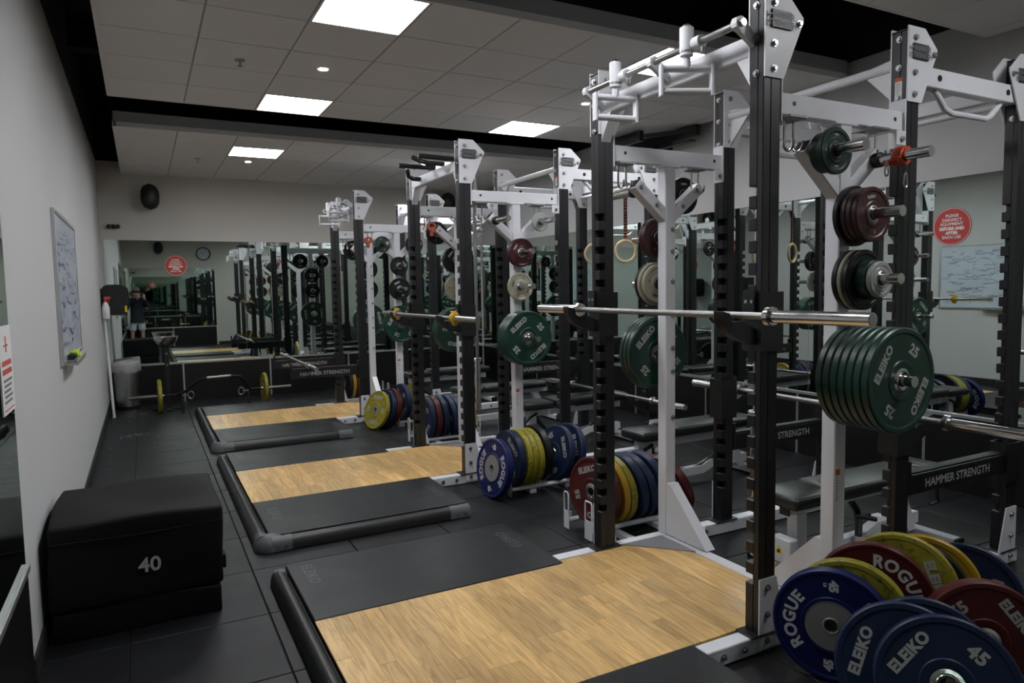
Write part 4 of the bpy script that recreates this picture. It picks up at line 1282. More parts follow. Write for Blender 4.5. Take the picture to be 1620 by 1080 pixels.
# ------------------------------------------------------------------ benches
def bench(loc, rotz, label, style):
    t = tag(empty('weight_bench', loc, (0, 0, rotz)), label, 'bench', 'padded benches')
    def pad(x0, x1, w, z0, z1):
        bm = bmesh.new()
        bmesh.ops.create_cube(bm, size=1.0)
        bmesh.ops.scale(bm, vec=(x1 - x0, 2 * w, z1 - z0), verts=bm.verts)
        bmesh.ops.translate(bm, vec=((x0 + x1) / 2, 0, (z0 + z1) / 2), verts=bm.verts)
        bmesh.ops.bevel(bm, geom=list(bm.edges), offset=0.028, segments=4, profile=0.5, affect='EDGES')
        mb = MB()
        bm.verts.index_update()
        mb.add([tuple(v.co) for v in bm.verts], [tuple(v.index for v in f.verts) for f in bm.faces])
        bm.free()
        return mb
    if style == 'flat':
        build('back_pad', pad(-0.30, 0.52, 0.145, 0.395, 0.47), M['vinyl'], t)
        build('seat_pad', pad(-0.64, -0.315, 0.145, 0.395, 0.467), M['vinyl'], t)
        build('head_pad', pad(0.56, 0.74, 0.145, 0.40, 0.47), M['vinyl'], t)
    else:
        build('back_pad', pad(-0.26, 0.62, 0.145, 0.42, 0.50), M['vinyl'], t)
        build('seat_pad', pad(-0.60, -0.275, 0.145, 0.41, 0.485), M['vinyl'], t)
    build('spine', MB().box(-0.55, 0.60, -0.03, 0.03, 0.335, 0.395, 0.004), M['white'], t)
    build('back_leg', MB().prism([(0.50, 0.06), (0.58, 0.06), (0.46, 0.335), (0.38, 0.335)], 'y', -0.03, 0.03), M['white'], t)
    build('front_leg', MB().box(-0.50, -0.42, -0.035, 0.035, 0.06, 0.335, 0.004), M['white'], t)
    build('base_rail', MB().prism([(-0.52, 0.05), (-0.52, 0.115), (0.10, 0.125), (0.20, 0.165), (0.60, 0.17), (0.60, 0.10), (0.22, 0.10), (0.12, 0.06)], 'y', -0.028, 0.028), M['white'], t)
    for x in (-0.50, 0.60):
        build('cross_foot', MB().box(x - 0.035, x + 0.035, -0.27, 0.27, 0.012, 0.072, 0.006), M['white'], t)
        for s in (-1, 1):
            build('rubber_foot', MB().box(x - 0.038, x + 0.038, s * 0.27, s * 0.288, 0.0, 0.075, 0.004), M['blackp'], t)
    if style == 'flat':
        build('wheel_housing', MB().box(-0.60, -0.535, -0.075, 0.055, 0.075, 0.215, 0.006), M['white'], t)
        for s in (-0.05, -0.01, 0.03):
            build('wheel', MB().cyl((-0.57, s - 0.018, 0.045), (-0.57, s + 0.018, 0.045), 0.036, 20), M['wheel'], t)
        lbl = build('hazard_label', MB().prism([(-0.03, 0.125), (0.03, 0.125), (0.0, 0.175)], 'x', -0.6008, -0.60), M['yellowlab'], t)
        build('hazard_symbol', MB().prism([(-0.012, 0.133), (0.010, 0.131), (0.012, 0.145), (0.0, 0.15), (-0.006, 0.158)], 'x', -0.6014, -0.6008), M['dletter'], lbl)
        build('end_cap', MB().box(-0.565, -0.55, -0.032, 0.032, 0.333, 0.397, 0.003), M['blackp'], t)
        build('adjuster', MB().tube([(-0.02, 0, 0.34), (0.05, 0.0, 0.26), (0.0, -0.05, 0.20), (-0.03, -0.07, 0.14)], 0.02, 10).cyl((0.0, -0.03, 0.24), (0.10, -0.09, 0.22), 0.013, 10), M['blackp'], t)
        build('adjuster_handle', MB().tube([(0.60, -0.06, 0.36), (0.66, -0.10, 0.34), (0.68, -0.10, 0.24), (0.63, -0.08, 0.22)], 0.012, 10), M['blackp'], t)
    else:
        pts = []
        for q in range(11):
            a = PI * (1.05 + 0.75 * q / 10)
            pts.append((-0.02 + 0.40 * math.cos(a), 0, 0.40 + 0.30 * math.sin(a)))
        build('ladder_arc', MB().tube(pts, 0.020, 10), M['blackp'], t)
        build('handle', MB().tube([(-0.42, -0.04, 0.36), (-0.50, -0.05, 0.33), (-0.56, -0.05, 0.28)], 0.012, 10), M['blackp'], t)
        build('bracket', MB().box(-0.08, 0.03, -0.04, 0.04, 0.395, 0.43, 0.003).cyl((0.28, -0.05, 0.30), (0.28, -0.10, 0.30), 0.018, 12), M['white'], t)
    return t
bench((3.61, 2.62, 0), 0.0, 'nearest padded bench with white frame and wheels, behind the big green plates', 'flat')
bench((3.88, 4.28, 0), 0.0, 'padded adjustable bench with white frame between the nearest and middle racks', 'arc')
bench((3.80, 5.95, 0), 0.0, 'padded bench inside the wall-side bay of the middle rack', 'arc')
bench((3.75, 7.35, 0), 0.0, 'padded bench between the middle and farthest racks', 'flat')
bench((3.70, 9.0, 0), 0.0, 'padded bench inside the wall-side bay of the farthest rack', 'arc')

# ------------------------------------------------------------------ gymnastic rings
for k, (y, l) in enumerate(((5.60, 'pale wooden gymnastic ring hanging on a numbered strap, right one'), (6.13, 'pale wooden gymnastic ring hanging on a numbered strap, left one'))):
    x = 4.235
    t = tag(empty('gymnastic_ring', (x, y, 1.94)), l, 'gymnastic ring', 'wooden gymnastic rings')
    pts = [(0.103 * math.cos(a), 0.103 * math.sin(a) * 0.35, 0.103 * math.sin(a)) for a in [2 * PI * q / 36 for q in range(36)]]
    pts = [(0.103 * math.cos(a) * 0.96, -0.103 * math.cos(a) * 0.28, 0.103 * math.sin(a)) for a in [2 * PI * q / 36 for q in range(36)]]
    build('ring', MB().tube(pts, 0.0145, 12, True), M['ringwood'], t)
    st = build('strap', MB().box(-0.018, 0.018, -0.002, 0.002, 0.088, 0.725), M['strap'], t)
    st.rotation_euler = (0, 0, -0.3)
    sm = MB()
    for q in range(10):
        sm.box(-0.019, 0.019, -0.0032, -0.002, 0.12 + q * 0.06, 0.132 + q * 0.06)
    build('stitching', sm, M['orangestripe'], st)
    ob('numbers', text_mesh('numbers', [(str(14 - q), 0.03, 0.001, face_mtx((0, -0.0034, 0.156 + q * 0.06), (1, 0, 0), (0, 0, 1))) for q in range(9)], M['letter']), st)

# ------------------------------------------------------------------ plyometric boxes
def soft_box(w, d, h, r):
    bm = bmesh.new()
    bmesh.ops.create_cube(bm, size=1.0)
    bmesh.ops.scale(bm, vec=(w, d, h), verts=bm.verts)
    bmesh.ops.translate(bm, vec=(0, 0, h / 2), verts=bm.verts)
    bmesh.ops.bevel(bm, geom=list(bm.edges), offset=r, segments=4, profile=0.5, affect='EDGES')
    bmesh.ops.subdivide_edges(bm, edges=[e for e in bm.edges if e.calc_length() > 0.25], cuts=7, use_grid_fill=True)
    rr = random.Random(5)
    for v in bm.verts:
        x, y, z = v.co
        if z > h * 0.8:
            v.co.z -= 0.018 * (1 - abs(x) / (w / 2)) * (1 - abs(y) / (d / 2)) + 0.01 * math.sin(x * 9 + 1) * math.cos(y * 7)
        v.co.y += 0.006 * math.sin(x * 8 + z * 9)
        v.co.x += 0.006 * math.sin(y * 7 + z * 11)
    me = bpy.data.meshes.new('soft_box')
    bm.to_mesh(me)
    bm.free()
    me.materials.append(M['foam'])
    me.polygons.foreach_set('use_smooth', [True] * len(me.polygons))
    return me
o = tag(ob('plyo_box', soft_box(0.72, 0.72, 0.145, 0.012), loc=(-0.075, 4.075, 0.0)), 'low black soft plyometric box under the larger one marked 40', 'plyo box', 'black plyometric boxes')
big = tag(ob('plyo_box', soft_box(0.74, 0.74, 0.405, 0.022), loc=(-0.072, 4.075, 0.146)), 'black soft plyometric box marked 40 by the left wall', 'plyo box', 'black plyometric boxes')
ob('lettering', text_mesh('lettering', [('40', 0.098, 0.002, face_mtx((0.04, -0.3785, 0.165), (1, 0, 0), (0, 0, 1)))], M['letter']), big)
build('lid_seam', MB().tube([(-0.36, -0.372, 0.325), (0.0, -0.377, 0.318), (0.36, -0.372, 0.325)], 0.004, 6), M['foam'], big)
build('carry_tab', MB().box(0.368, 0.385, -0.30, -0.22, 0.05, 0.12, 0.004), M['foam'], big)

# ------------------------------------------------------------------ wall things on the left
wb = tag(empty('whiteboard', (XL, 5.95, 1.65)), 'whiteboard covered in blue marker notes on the left wall', 'whiteboard')
build('board', MB().box(0.002, 0.014, -0.74, 0.74, -0.47, 0.47), M['board'], wb)
fr = MB()
for s in (-1, 1):
    fr.box(0.0, 0.022, s * 0.74, s * 0.765, -0.495, 0.495, 0.002)
    fr.box(0.0, 0.022, -0.74, 0.74, s * 0.47, s * 0.495, 0.002)
build('frame', fr, M['alu'], wb)
build('pen_tray', MB().box(0.0, 0.085, -0.62, 0.10, -0.505, -0.493).box(0.079, 0.085, -0.62, 0.10, -0.493, -0.475), M['alu'], wb)
sc = MB()
rr = random.Random(21)
for k in range(150):
    y, z = rr.uniform(-0.68, 0.62), rr.uniform(-0.40, 0.40)
    n = rr.randint(5, 16)
    pts = []
    for q in range(n):
        pts.append((y + q * 0.011, z + rr.uniform(-0.011, 0.011)))
    for (a, b), (c, d) in zip(pts[:-1], pts[1:]):
        dz = 0.0032
        sc.add([(0.0146, a, b - dz), (0.0146, c, d - dz), (0.0146, c, d + dz), (0.0146, a, b + dz)], [(0, 1, 2, 3)])
for cy, cz, r in ((0.1, 0.12, 0.16), (-0.35, -0.12, 0.11)):
    for q in range(30):
        a, b = 2 * PI * q / 30, 2 * PI * (q + 1) / 30
        sc.add([(0.0146, cy + (r - 0.003) * math.cos(a), cz + (r - 0.003) * math.sin(a)), (0.0146, cy + (r - 0.003) * math.cos(b), cz + (r - 0.003) * math.sin(b)), (0.0146, cy + r * math.cos(b), cz + r * math.sin(b)), (0.0146, cy + r * math.cos(a), cz + r * math.sin(a))], [(0, 1, 2, 3)])
build('marker_notes', sc, M['blueink'], wb)['kind'] = 'stuff'
tag(build('tennis_ball', MB().lathe([(0.033 * math.cos(a), 0.033 * math.sin(a)) for a in [-PI / 2 + PI * q / 16 for q in range(17)]], 28, closed=False), M['tennis'], loc=(XL + 0.045, 5.72, 1.191)), 'yellow-green tennis ball on the whiteboard pen tray', 'ball')
for k, (y, l) in enumerate(((5.43, 'dark whiteboard eraser on the pen tray, left one'), (5.53, 'dark whiteboard eraser on the pen tray, beside the tennis ball'))):
    e = tag(empty('board_eraser', (XL + 0.045, y, 1.157)), l, 'eraser', 'board erasers')
    build('felt', MB().box(-0.025, 0.025, -0.035, 0.035, 0.0, 0.02, 0.003), M['greyink'], e)
    build('handle', MB().box(-0.022, 0.022, -0.034, 0.034, 0.02, 0.055, 0.006), M['blackp'], e)
ps = tag(empty('poster', (XL + 0.008, 3.225, 1.33)), 'white notice with red and grey print on the left mirror, cut by the picture edge', 'notice')
build('sheet', MB().box(0.0, 0.0015, -0.13, 0.125, -0.17, 0.16), M['paper'], ps)
pr_ = MB()
for z, w, h in ((0.02, 0.20, 0.02), (-0.012, 0.20, 0.02), (-0.155, 0.20, 0.005)):
    pr_.box(0.0015, 0.002, -w / 2, w / 2, z - h / 2, z + h / 2)
pr_.box(0.0015, 0.002, -0.012, 0.012, 0.06, 0.12).box(0.0015, 0.002, -0.05, 0.05, 0.082, 0.088)
build('red_print', pr_, M['redink'], ps)
pr_ = MB()
for q, z in enumerate((-0.045, -0.065, -0.085, -0.105, -0.125)):
    pr_.box(0.0015, 0.002, -0.09 + 0.01 * (q % 2), 0.09 - 0.015 * (q % 3), z - 0.005, z + 0.005)
build('grey_print', pr_, M['greyink'], ps)

# dispenser, spray bottle, pole, bin, chalk bowl in the far left corner
d = tag(empty('wipe_dispenser', (XL, 10.62, 1.53)), 'black rounded dispenser on the left wall near the back corner', 'dispenser')
body = []
for q in range(28):
    a = 2 * PI * q / 28
    ca, sa = math.cos(a), math.sin(a)
    body.append((0.155 + 0.148 * math.copysign(abs(ca) ** 0.45, ca), 0.20 * math.copysign(abs(sa) ** 0.5, sa)))
build('case', MB().prism(body, 'y', -0.12, 0.12), M['blackp'], d)
build('front_lip', MB().prism([(0.155 + (x - 0.155) * 0.9, z * 0.92) for x, z in body], 'y', -0.13, -0.12), M['blackp'], d)
build('wall_bracket', MB().box(0.0, 0.02, -0.10, 0.10, -0.15, 0.15), M['blackp'], d)
build('label_edge', MB().box(0.27, 0.295, -0.135, -0.125, -0.16, -0.08), M['yellowlab'], d)
s = tag(empty('spray_bottle', (XL + 0.055, 10.42, 1.29)), 'white spray bottle with red nozzle hanging in front of the black dispenser', 'spray bottle')
build('bottle', MB().lathe([(0.0, 0.0), (0.042, 0.0), (0.046, 0.02), (0.046, 0.14), (0.03, 0.19), (0.015, 0.215), (0.0, 0.215)], 20, closed=False), M['paper'], s)
build('nozzle', MB().cyl((0, 0, 0.215), (0, 0, 0.25), 0.018, 14).box(-0.015, 0.06, -0.014, 0.014, 0.25, 0.285, 0.004).box(0.03, 0.042, -0.006, 0.006, 0.20, 0.25), M['redink'], s)
build('hanger', MB().box(-0.054, 0.0, -0.01, 0.01, 0.228, 0.238), M['blackp'], s)
p = tag(empty('white_pole', (-0.400, 10.40, 0)), 'thin white plastic pole leaning in the left corner', 'pole')
build('tube', MB().cyl((0, 0, 0.012), (-0.045, 0.06, 1.46), 0.017, 14), M['pvc'], p)
build('end_cap', MB().cyl((0, 0, 0.0), (0, 0, 0.014), 0.0185, 14), M['pvc'], p)
b = tag(empty('waste_bin', (-0.245, 11.10, 0)), 'steel waste bin with clear liner in the back left corner', 'bin')
build('body', MB().lathe([(0.0, 0.005), (0.135, 0.005), (0.142, 0.0), (0.165, 0.655), (0.160, 0.655), (0.135, 0.02), (0.0, 0.02)], 40, closed=False), M['steel'], b)
build('base_ring', MB().lathe([(0.136, 0.0), (0.146, 0.0), (0.148, 0.05), (0.138, 0.05)], 40), M['blackp'], b)
lin = MB()
seg = 48
rr = random.Random(9)
wob = [rr.uniform(-1, 1) for _ in range(seg)]
ringz = []
for k, (r, z) in enumerate(((0.150, 0.60), (0.162, 0.668), (0.172, 0.672), (0.180, 0.62), (0.184, 0.56), (0.178, 0.52))):
    for q in range(seg):
        a = 2 * PI * q / seg
        dr = wob[q] * 0.006 * (k > 2)
        lift = 0.03 * math.cos(a - 0.3) * (k in (1, 2)) + (0.05 * wob[(q * 3) % seg] * (k == 5))
        lin.v.append(((r + dr) * math.cos(a), (r + dr) * math.sin(a), z + lift * 0.6))
for k in range(5):
    for q in range(seg):
        l = (q + 1) % seg
        lin.f.append((k * seg + q, k * seg + l, (k + 1) * seg + l, (k + 1) * seg + q))
build('liner', lin, M['bagplastic'], b, ang=180)
c = tag(empty('chalk_stand', (0.26, 10.72, 0)), 'steel chalk bowl on a black stand in front of the back mirror', 'chalk stand')
build('bowl', MB().lathe([(0.0, 0.875), (0.06, 0.880), (0.11, 0.91), (0.145, 0.97), (0.155, 1.005), (0.162, 1.008), (0.158, 1.012), (0.150, 1.005), (0.138, 0.97), (0.105, 0.918), (0.058, 0.89), (0.0, 0.886)], 40, closed=False), M['chrome'], c)
build('post', MB().box(-0.03, 0.03, -0.03, 0.03, 0.02, 0.875, 0.004), M['black'], c)
build('foot', MB().box(-0.20, 0.20, -0.04, 0.04, 0.0, 0.022, 0.003).box(-0.04, 0.04, -0.20, 0.20, 0.0, 0.021, 0.003), M['black'], c)
for z in (0.62, 0.78):
    build('bolt', MB().cyl((0.0, -0.03, z), (0.0, -0.04, z), 0.012, 10), M['steel'], c)
dust = MB()
rr = random.Random(31)
for k in range(170):
    if k < 110:
        x, y = rr.gauss(0.0, 0.16), rr.gauss(10.55, 0.22)
    elif k < 150:
        x, y = rr.gauss(-0.2, 0.10), rr.gauss(8.95, 0.08)
    else:
        x, y = rr.uniform(-0.4, 0.45), rr.uniform(7.5, 10.2)
    x = max(XL + 0.03, min(0.5, x))
    r = rr.uniform(0.002, 0.008)
    n = rr.randint(4, 6)
    a0 = rr.uniform(0, 6)
    dust.prism([(x + r * rr.uniform(0.5, 1.4) * math.cos(a0 + 2 * PI * q / n), y + r * rr.uniform(0.5, 1.4) * math.sin(a0 + 2 * PI * q / n)) for q in range(n)], 'z', 0.0002, 0.0012)
o = tag(build('chalk_flakes', dust, M['paper']), 'white chalk flakes scattered on the floor by the waste bin', 'chalk')
o['kind'] = 'stuff'
# trap bar with two yellow plates
TY, TZ = 10.48, 0.226
tb_ = tag(empty('trap_bar', (0.82, TY, TZ)), 'black trap bar with steel sleeves lying across the floor by the back wall', 'trap bar')
build('frame', MB().tube([(-0.62, 0, 0), (-0.46, -0.02, 0.0), (-0.36, -0.14, 0.06), (-0.22, -0.24, 0.20), (-0.12, -0.27, 0.23), (0.22, -0.27, 0.24), (0.32, -0.24, 0.22), (0.40, -0.14, 0.10), (0.48, -0.03, 0.0), (0.62, 0, 0)], 0.019, 12), M['black'], tb_)
build('grip_wrap', MB().cyl((-0.10, -0.27, 0.231), (0.20, -0.27, 0.240), 0.0205, 14), M['knurl'], tb_)
for sx, fx in ((-1, -0.40), (1, 0.44)):
    build('sleeve', MB().cyl((sx * 0.62, 0, 0), (sx * 1.04, 0, 0), 0.0245, 20), M['chrome'], tb_)
    build('stand_leg', MB().tube([(fx, -0.10, 0.03), (fx + 0.0, -0.13, -0.10), (fx - 0.01, -0.13, -TZ + 0.015)], 0.018, 10).box(fx - 0.035, fx + 0.02, -0.16, -0.10, -TZ, -TZ + 0.02, 0.004), M['black'], tb_)
    hx = fx + sx * -0.10
    pts = [(hx + 0.035 * math.cos(a), -0.14 - 0.01 * math.cos(a), 0.0 + 0.05 * math.sin(a)) for a in [2 * PI * q / 20 for q in range(20)]]
    build('side_handle', MB().tube(pts, 0.010, 8, True).cyl((fx, -0.12, 0.0), (hx + sx * 0.03, -0.14, 0.0), 0.010, 8), M['steel'], tb_)
plate('y35', pmtx((0.145, TY, 0.2245), (-1, -0.03, 0)), 'yellow plate on the left sleeve of the trap bar', 'plates on the trap bar')
plate('y35', pmtx((1.492, TY, 0.2245), (-1, -0.03, 0)), 'yellow plate on the right sleeve of the trap bar', 'plates on the trap bar')

# ------------------------------------------------------------------ back wall things
def speaker(loc, rotz, label):
    t = tag(empty('wall_speaker', loc, (0, 0, rotz)), label, 'speaker', 'oval wall speakers')
    prof = [(0.0, -0.17)]
    mb = MB()
    seg, ringn = 28, 12
    for k in range(ringn + 1):
        z = -1 + 2 * k / ringn
        for q in range(seg):
            a = 2 * PI * q / seg
            r = max(0.02, (1 - abs(z) ** 2.6) ** 0.5)
            mb.v.append((0.125 * r * math.cos(a), 0.10 * r * math.sin(a) * (1.0 if math.sin(a) < 0 else 0.75), 0.185 * z))
    for k in range(ringn):
        for q in range(seg):
            l = (q + 1) % seg
            mb.f.append((k * seg + q, k * seg + l, (k + 1) * seg + l, (k + 1) * seg + q))
    mb.f += [tuple(range(seg))[::-1], tuple(range(ringn * seg, (ringn + 1) * seg))]
    build('cabinet', mb, M['blackp'], t)
    build('bracket', MB().box(-0.03, 0.03, 0.06, 0.16, -0.03, 0.03, 0.004).box(-0.05, 0.05, 0.15, 0.168, -0.09, 0.09, 0.003), M['blackp'], t)
    return t
speaker((0.172, YB - 0.17, 2.968), 0.35, 'black oval speaker high on the back wall, left side')
speaker((4.72, YB - 0.17, 3.06), -0.3, 'black oval speaker high on the back wall, right side behind the racks')
speaker((0.50, YF + 0.17, 2.96), PI, 'black oval speaker on the wall behind the photographer, seen in the mirror')
ck = tag(empty('wall_clock', (1.73, YF, 2.80)), 'round wall clock with dark rim, seen in the back mirror', 'clock')
build('rim', MB().lathe([(0.175, 0.0), (0.205, 0.0), (0.205, 0.03), (0.195, 0.042), (0.178, 0.036), (0.175, 0.02)], 48, Matrix.Rotation(-PI / 2, 4, 'X')), M['blackp'], ck)
dial = build('dial', MB().cyl((0, 0.001, 0), (0, 0.018, 0), 0.177, 48), M['clockface'], ck)
hm = MB()
for q in range(12):
    hm.add([(-0.004, 0.0186, 0.135), (0.004, 0.0186, 0.135), (0.004, 0.0186, 0.165), (-0.004, 0.0186, 0.165)], [(0, 1, 2, 3)], Matrix.Rotation(q * PI / 6, 4, 'Y'))
build('hour_marks', hm, M['dletter'], dial)
build('hands', MB().box(-0.005, 0.005, 0.020, 0.022, -0.02, 0.09, 0, Matrix.Rotation(-0.9, 4, 'Y')).box(-0.003, 0.003, 0.023, 0.025, -0.02, 0.14, 0, Matrix.Rotation(0.5, 4, 'Y')), M['dletter'], dial)
kn = tag(empty('knob_rail', (-0.30, YB, 2.553)), 'row of three small black knobs on the back wall by the left corner', 'wall knobs')
build('rail', MB().box(-0.085, 0.07, -0.02, 0.0, -0.012, 0.012), M['blackp'], kn)
for q in (-0.055, 0.0, 0.052):
    build('knob', MB().lathe([(0.0, 0.0), (0.026, 0.0), (0.032, 0.015), (0.028, 0.035), (0.0, 0.04)], 20, Matrix.Translation((q, -0.02, 0)) @ Matrix.Rotation(PI / 2, 4, 'X'), closed=False), M['blackp'], kn)
def sign(loc, rotz, label, r):
    t = tag(empty('round_sticker', loc, (0, 0, rotz)), label, 'sticker', 'round red stickers')
    build('disc', MB().cyl((0, 0, 0), (0, -0.002, 0), r, 56), M['redsign'], t)
    build('white_ring', MB().lathe([(r * 0.93, 0.0), (r * 0.965, 0.0), (r * 0.965, 0.0006), (r * 0.93, 0.0006)], 56, Matrix.Translation((0, -0.002, 0)) @ Matrix.Rotation(PI / 2, 4, 'X')), M['wletter'], t)
    items = []
    for i, (s_, bo) in enumerate((('PLEASE', 0), ('DISINFECT', 0), ('EQUIPMENT', 0), ('BEFORE AND', 1), ('AFTER', 1), ('EACH USE', 0))):
        items.append((s_, r * 0.215, 0.0022 if bo else 0.0007, face_mtx((0, -0.0028, r * (0.56 - i * 0.225)), (1, 0, 0), (0, 0, 1))))
    ob('lettering', text_mesh('lettering', items, M['signtext']), t)
sign((0.461, YB - 0.008, 2.008), 0.0, 'round red sticker with white lettering on the back mirror', 0.148)
sign((XR - 0.008, 3.137, 2.003), -PI / 2, 'round red sticker with white lettering on the right mirror', 0.142)
# black steel bracket frame under the ceiling at the right wall
tv = tag(empty('ceiling_bracket', (5.06, 6.28, 3.225)), 'black steel frame bracket under the ceiling by the right wall', 'bracket')
for x, a, bb in ((0.20, -0.58, 0.62), (-0.16, -0.10, 0.62)):
    build('channel', MB().box(x - 0.03, x + 0.03, a, bb, -0.055, 0.055, 0.003), M['black'], tv)
build('cross_arm', MB().prism([(-0.16, -0.08), (-0.16, -0.03), (0.20, -0.50), (0.20, -0.55)], 'z', -0.02, 0.02), M['black'], tv)
build('cross_arm', MB().box(-0.16, 0.20, 0.50, 0.55, -0.02, 0.02), M['black'], tv)
build('lower_plate', MB().box(0.16, 0.24, -0.50, 0.55, -0.10, -0.085), M['black'], tv)
build('wall_arm', MB().box(0.20, 0.30, 0.10, 0.16, -0.03, 0.03).box(0.345, 0.36, 0.0, 0.26, -0.12, 0.06).box(0.28, 0.35, 0.10, 0.16, -0.03, 0.03).box(0.18, 0.22, 0.1, 0.16, -0.09, -0.04), M['black'], tv)

# ------------------------------------------------------------------ photographer (seen in the back mirror)
PX, PY = -0.15, -0.38
ph = tag(empty('person', (PX, PY, 0)), 'photographer in dark top, pale shorts and grey cap, seen in the back mirror', 'person')
def skin_mesh(name, verts, edges, radii, root, m, sub=2):
    me = bpy.data.meshes.new(name)
    me.from_pydata(verts, edges, [])
    o = bpy.data.objects.new(name, me)
    COL.objects.link(o)
    sk = o.modifiers.new('skin', 'SKIN')
    sk.use_smooth_shade = True
    ss = o.modifiers.new('sub', 'SUBSURF')
    ss.levels = sub
    ss.render_levels = sub
    for i, r in enumerate(radii):
        o.data.skin_vertices[0].data[i].radius = (r, r) if not isinstance(r, tuple) else r
        o.data.skin_vertices[0].data[i].use_root = (i == root)
    dg = bpy.context.evaluated_depsgraph_get()
    me2 = bpy.data.meshes.new_from_object(o.evaluated_get(dg))
    bpy.data.objects.remove(o)
    me2.materials.clear()
    me2.materials.append(m)
    return me2
V = [(0, 0, 0.96), (0, -0.01, 1.12), (0, -0.01, 1.30), (0, 0, 1.43), (0.0, 0.02, 1.52), (0.0, 0.035, 1.60), (0.0, 0.04, 1.70),
     (0.10, 0, 0.90), (0.12, 0.01, 0.50), (0.12, -0.02, 0.09), (0.13, 0.12, 0.035),
     (-0.10, 0, 0.90), (-0.14, 0.02, 0.50), (-0.16, -0.01, 0.09), (-0.18, 0.13, 0.035),
     (0.19, 0.0, 1.42), (0.30, 0.10, 1.22), (0.20, 0.27, 1.50),
     (-0.19, 0.0, 1.42), (-0.24, 0.16, 1.27), (0.07, 0.29, 1.50)]
E_ = [(0, 1), (1, 2), (2, 3), (3, 4), (4, 5), (5, 6), (0, 7), (7, 8), (8, 9), (9, 10), (0, 11), (11, 12), (12, 13), (13, 14), (3, 15), (15, 16), (16, 17), (3, 18), (18, 19), (19, 20)]
RA = [(0.15, 0.11), (0.145, 0.105), (0.165, 0.115), (0.11, 0.08), 0.055, 0.078, 0.075, 0.085, 0.058, 0.04, 0.035, 0.085, 0.058, 0.04, 0.035, 0.06, 0.045, 0.03, 0.06, 0.045, 0.03]
bd = ob('body', skin_mesh('body', V, E_, RA, 0, M['skin']), ph)
VT = [(0, 0, 0.82), (0, 0, 0.94), (0, -0.01, 1.12), (0, -0.01, 1.30), (0, 0, 1.43), (0, 0.01, 1.48), (0.19, 0.0, 1.42), (0.30, 0.10, 1.22), (0.21, 0.25, 1.47), (-0.19, 0.0, 1.42), (-0.24, 0.16, 1.27), (0.04, 0.275, 1.48)]
ET = [(0, 1), (1, 2), (2, 3), (3, 4), (4, 5), (4, 6), (6, 7), (7, 8), (4, 9), (9, 10), (10, 11)]
ob('long_sleeved_top', skin_mesh('long_sleeved_top', VT, ET, [(0.185, 0.15), (0.19, 0.15), (0.18, 0.14), (0.19, 0.14), (0.135, 0.10), 0.072, 0.080, 0.062, 0.046, 0.080, 0.062, 0.046], 1, M['shirt']), ph)
VS = [(0, 0, 0.98), (0, 0, 0.86), (0.095, 0.0, 0.80), (0.12, 0.01, 0.50), (-0.10, 0.0, 0.80), (-0.135, 0.015, 0.50)]
ob('shorts', skin_mesh('shorts', VS, [(0, 1), (1, 2), (2, 3), (1, 4), (4, 5)], [(0.17, 0.13), (0.178, 0.14), 0.120, 0.102, 0.120, 0.102], 1, M['shorts']), ph)
for x, y in ((0.125, 0.04), (-0.17, 0.05)):
    build('shoe', MB().box(x - 0.05, x + 0.05, y - 0.10, y + 0.17, 0.0, 0.085, 0.03), M['shoe'], ph)
hc = Matrix.Translation((0, 0.04, 1.695))
build('cap', MB().lathe([(0.100, 0.0), (0.104, 0.02), (0.098, 0.06), (0.075, 0.095), (0.03, 0.112), (0.0, 0.114)], 28, hc, closed=False).prism([(-0.08, 0.10), (-0.05, 0.19), (0.05, 0.19), (0.08, 0.10)], 'z', 1.695, 1.703), M['cap'], ph)
build('hair', MB().lathe([(0.088, -0.05), (0.097, -0.03), (0.099, 0.005), (0.09, 0.01)], 28, Matrix.Translation((0, 0.032, 1.69))), M['hair'], ph)
fc = MB()
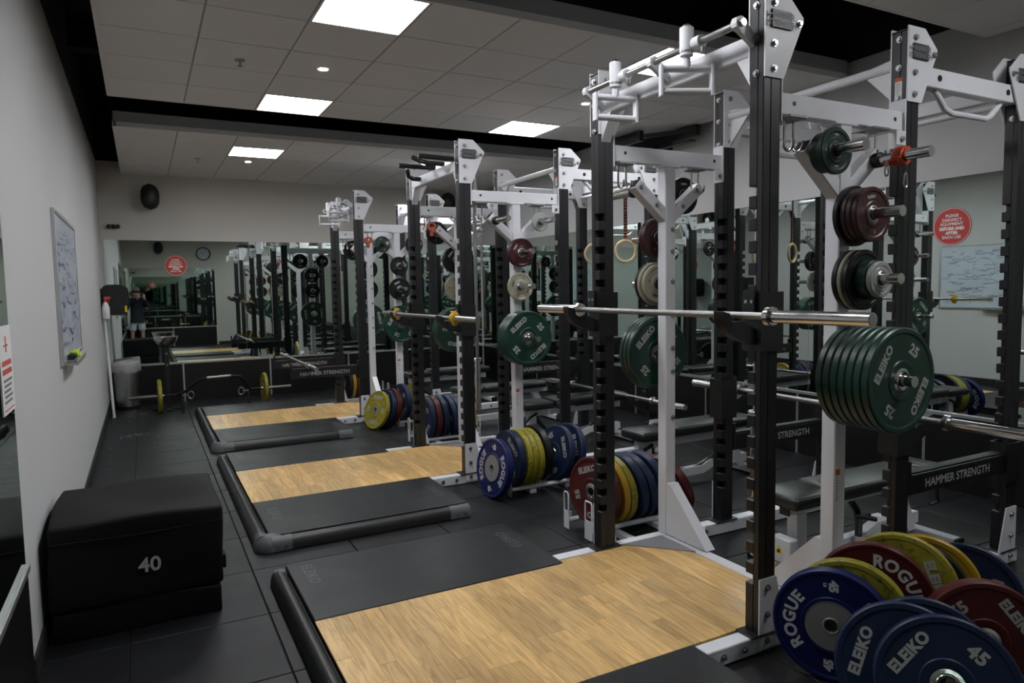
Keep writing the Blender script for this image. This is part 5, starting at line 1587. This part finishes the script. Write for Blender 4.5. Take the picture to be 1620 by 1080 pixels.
fc.prism([(-0.014, 0.118), (0.014, 0.118), (0.0, 0.145)], 'z', 1.60, 1.635)
build('nose', fc, M['skin'], ph)
for s_ in (-1, 1):
    build('ear', MB().box(s_ * 0.086, s_ * 0.100, 0.02, 0.05, 1.60, 1.66, 0.005), M['skin'], ph)
    build('eye', MB().cyl((s_ * 0.032, 0.112, 1.655), (s_ * 0.032, 0.120, 1.655), 0.010, 12), M['hair'], ph)
build('mouth', MB().box(-0.022, 0.022, 0.105, 0.119, 1.572, 1.578), M['redink'], ph)
def hand(x, y, z, sx):
    vs_ = [(x, y, z)]
    es, ra = [], [0.034]
    vs_.append((x, y + 0.03, z + 0.05)); es.append((0, 1)); ra.append(0.03)
    for q in range(4):
        i = len(vs_)
        fx = x - 0.027 + q * 0.018
        ln = (0.062, 0.072, 0.068, 0.052)[q]
        vs_ += [(fx, y + 0.035, z + 0.075), (fx - sx * 0.02, y + 0.045, z + 0.075 + ln * 0.5), (fx - sx * 0.05, y + 0.03, z + 0.075 + ln * 0.75)]
        es += [(1, i), (i, i + 1), (i + 1, i + 2)]
        ra += [0.0095, 0.009, 0.008]
    i = len(vs_)
    vs_ += [(x - sx * 0.035, y + 0.01, z + 0.035), (x - sx * 0.06, y - 0.005, z + 0.06)]
    es += [(0, i), (i, i + 1)]
    ra += [0.011, 0.009]
    return skin_mesh('hand', vs_, es, ra, 0, M['skin'], 1)
ob('hand', hand(0.20, 0.27, 1.50, 1), ph)
ob('hand', hand(0.075, 0.285, 1.50, -1), ph)
pc = tag(empty('photo_camera', (0.0, -0.075, 1.60)), 'black camera held up by the photographer, seen in the back mirror', 'camera')
build('body', MB().box(-0.07, 0.07, -0.045, 0.0, -0.05, 0.04, 0.008).box(-0.025, 0.025, -0.04, 0.0, 0.035, 0.065, 0.006), M['blackp'], pc)
build('lens', MB().lathe([(0.0, 0.0), (0.034, 0.0), (0.036, 0.055), (0.030, 0.06), (0.0, 0.058)], 24, Matrix.Rotation(-PI / 2, 4, 'X'), closed=False), M['blackp'], pc)
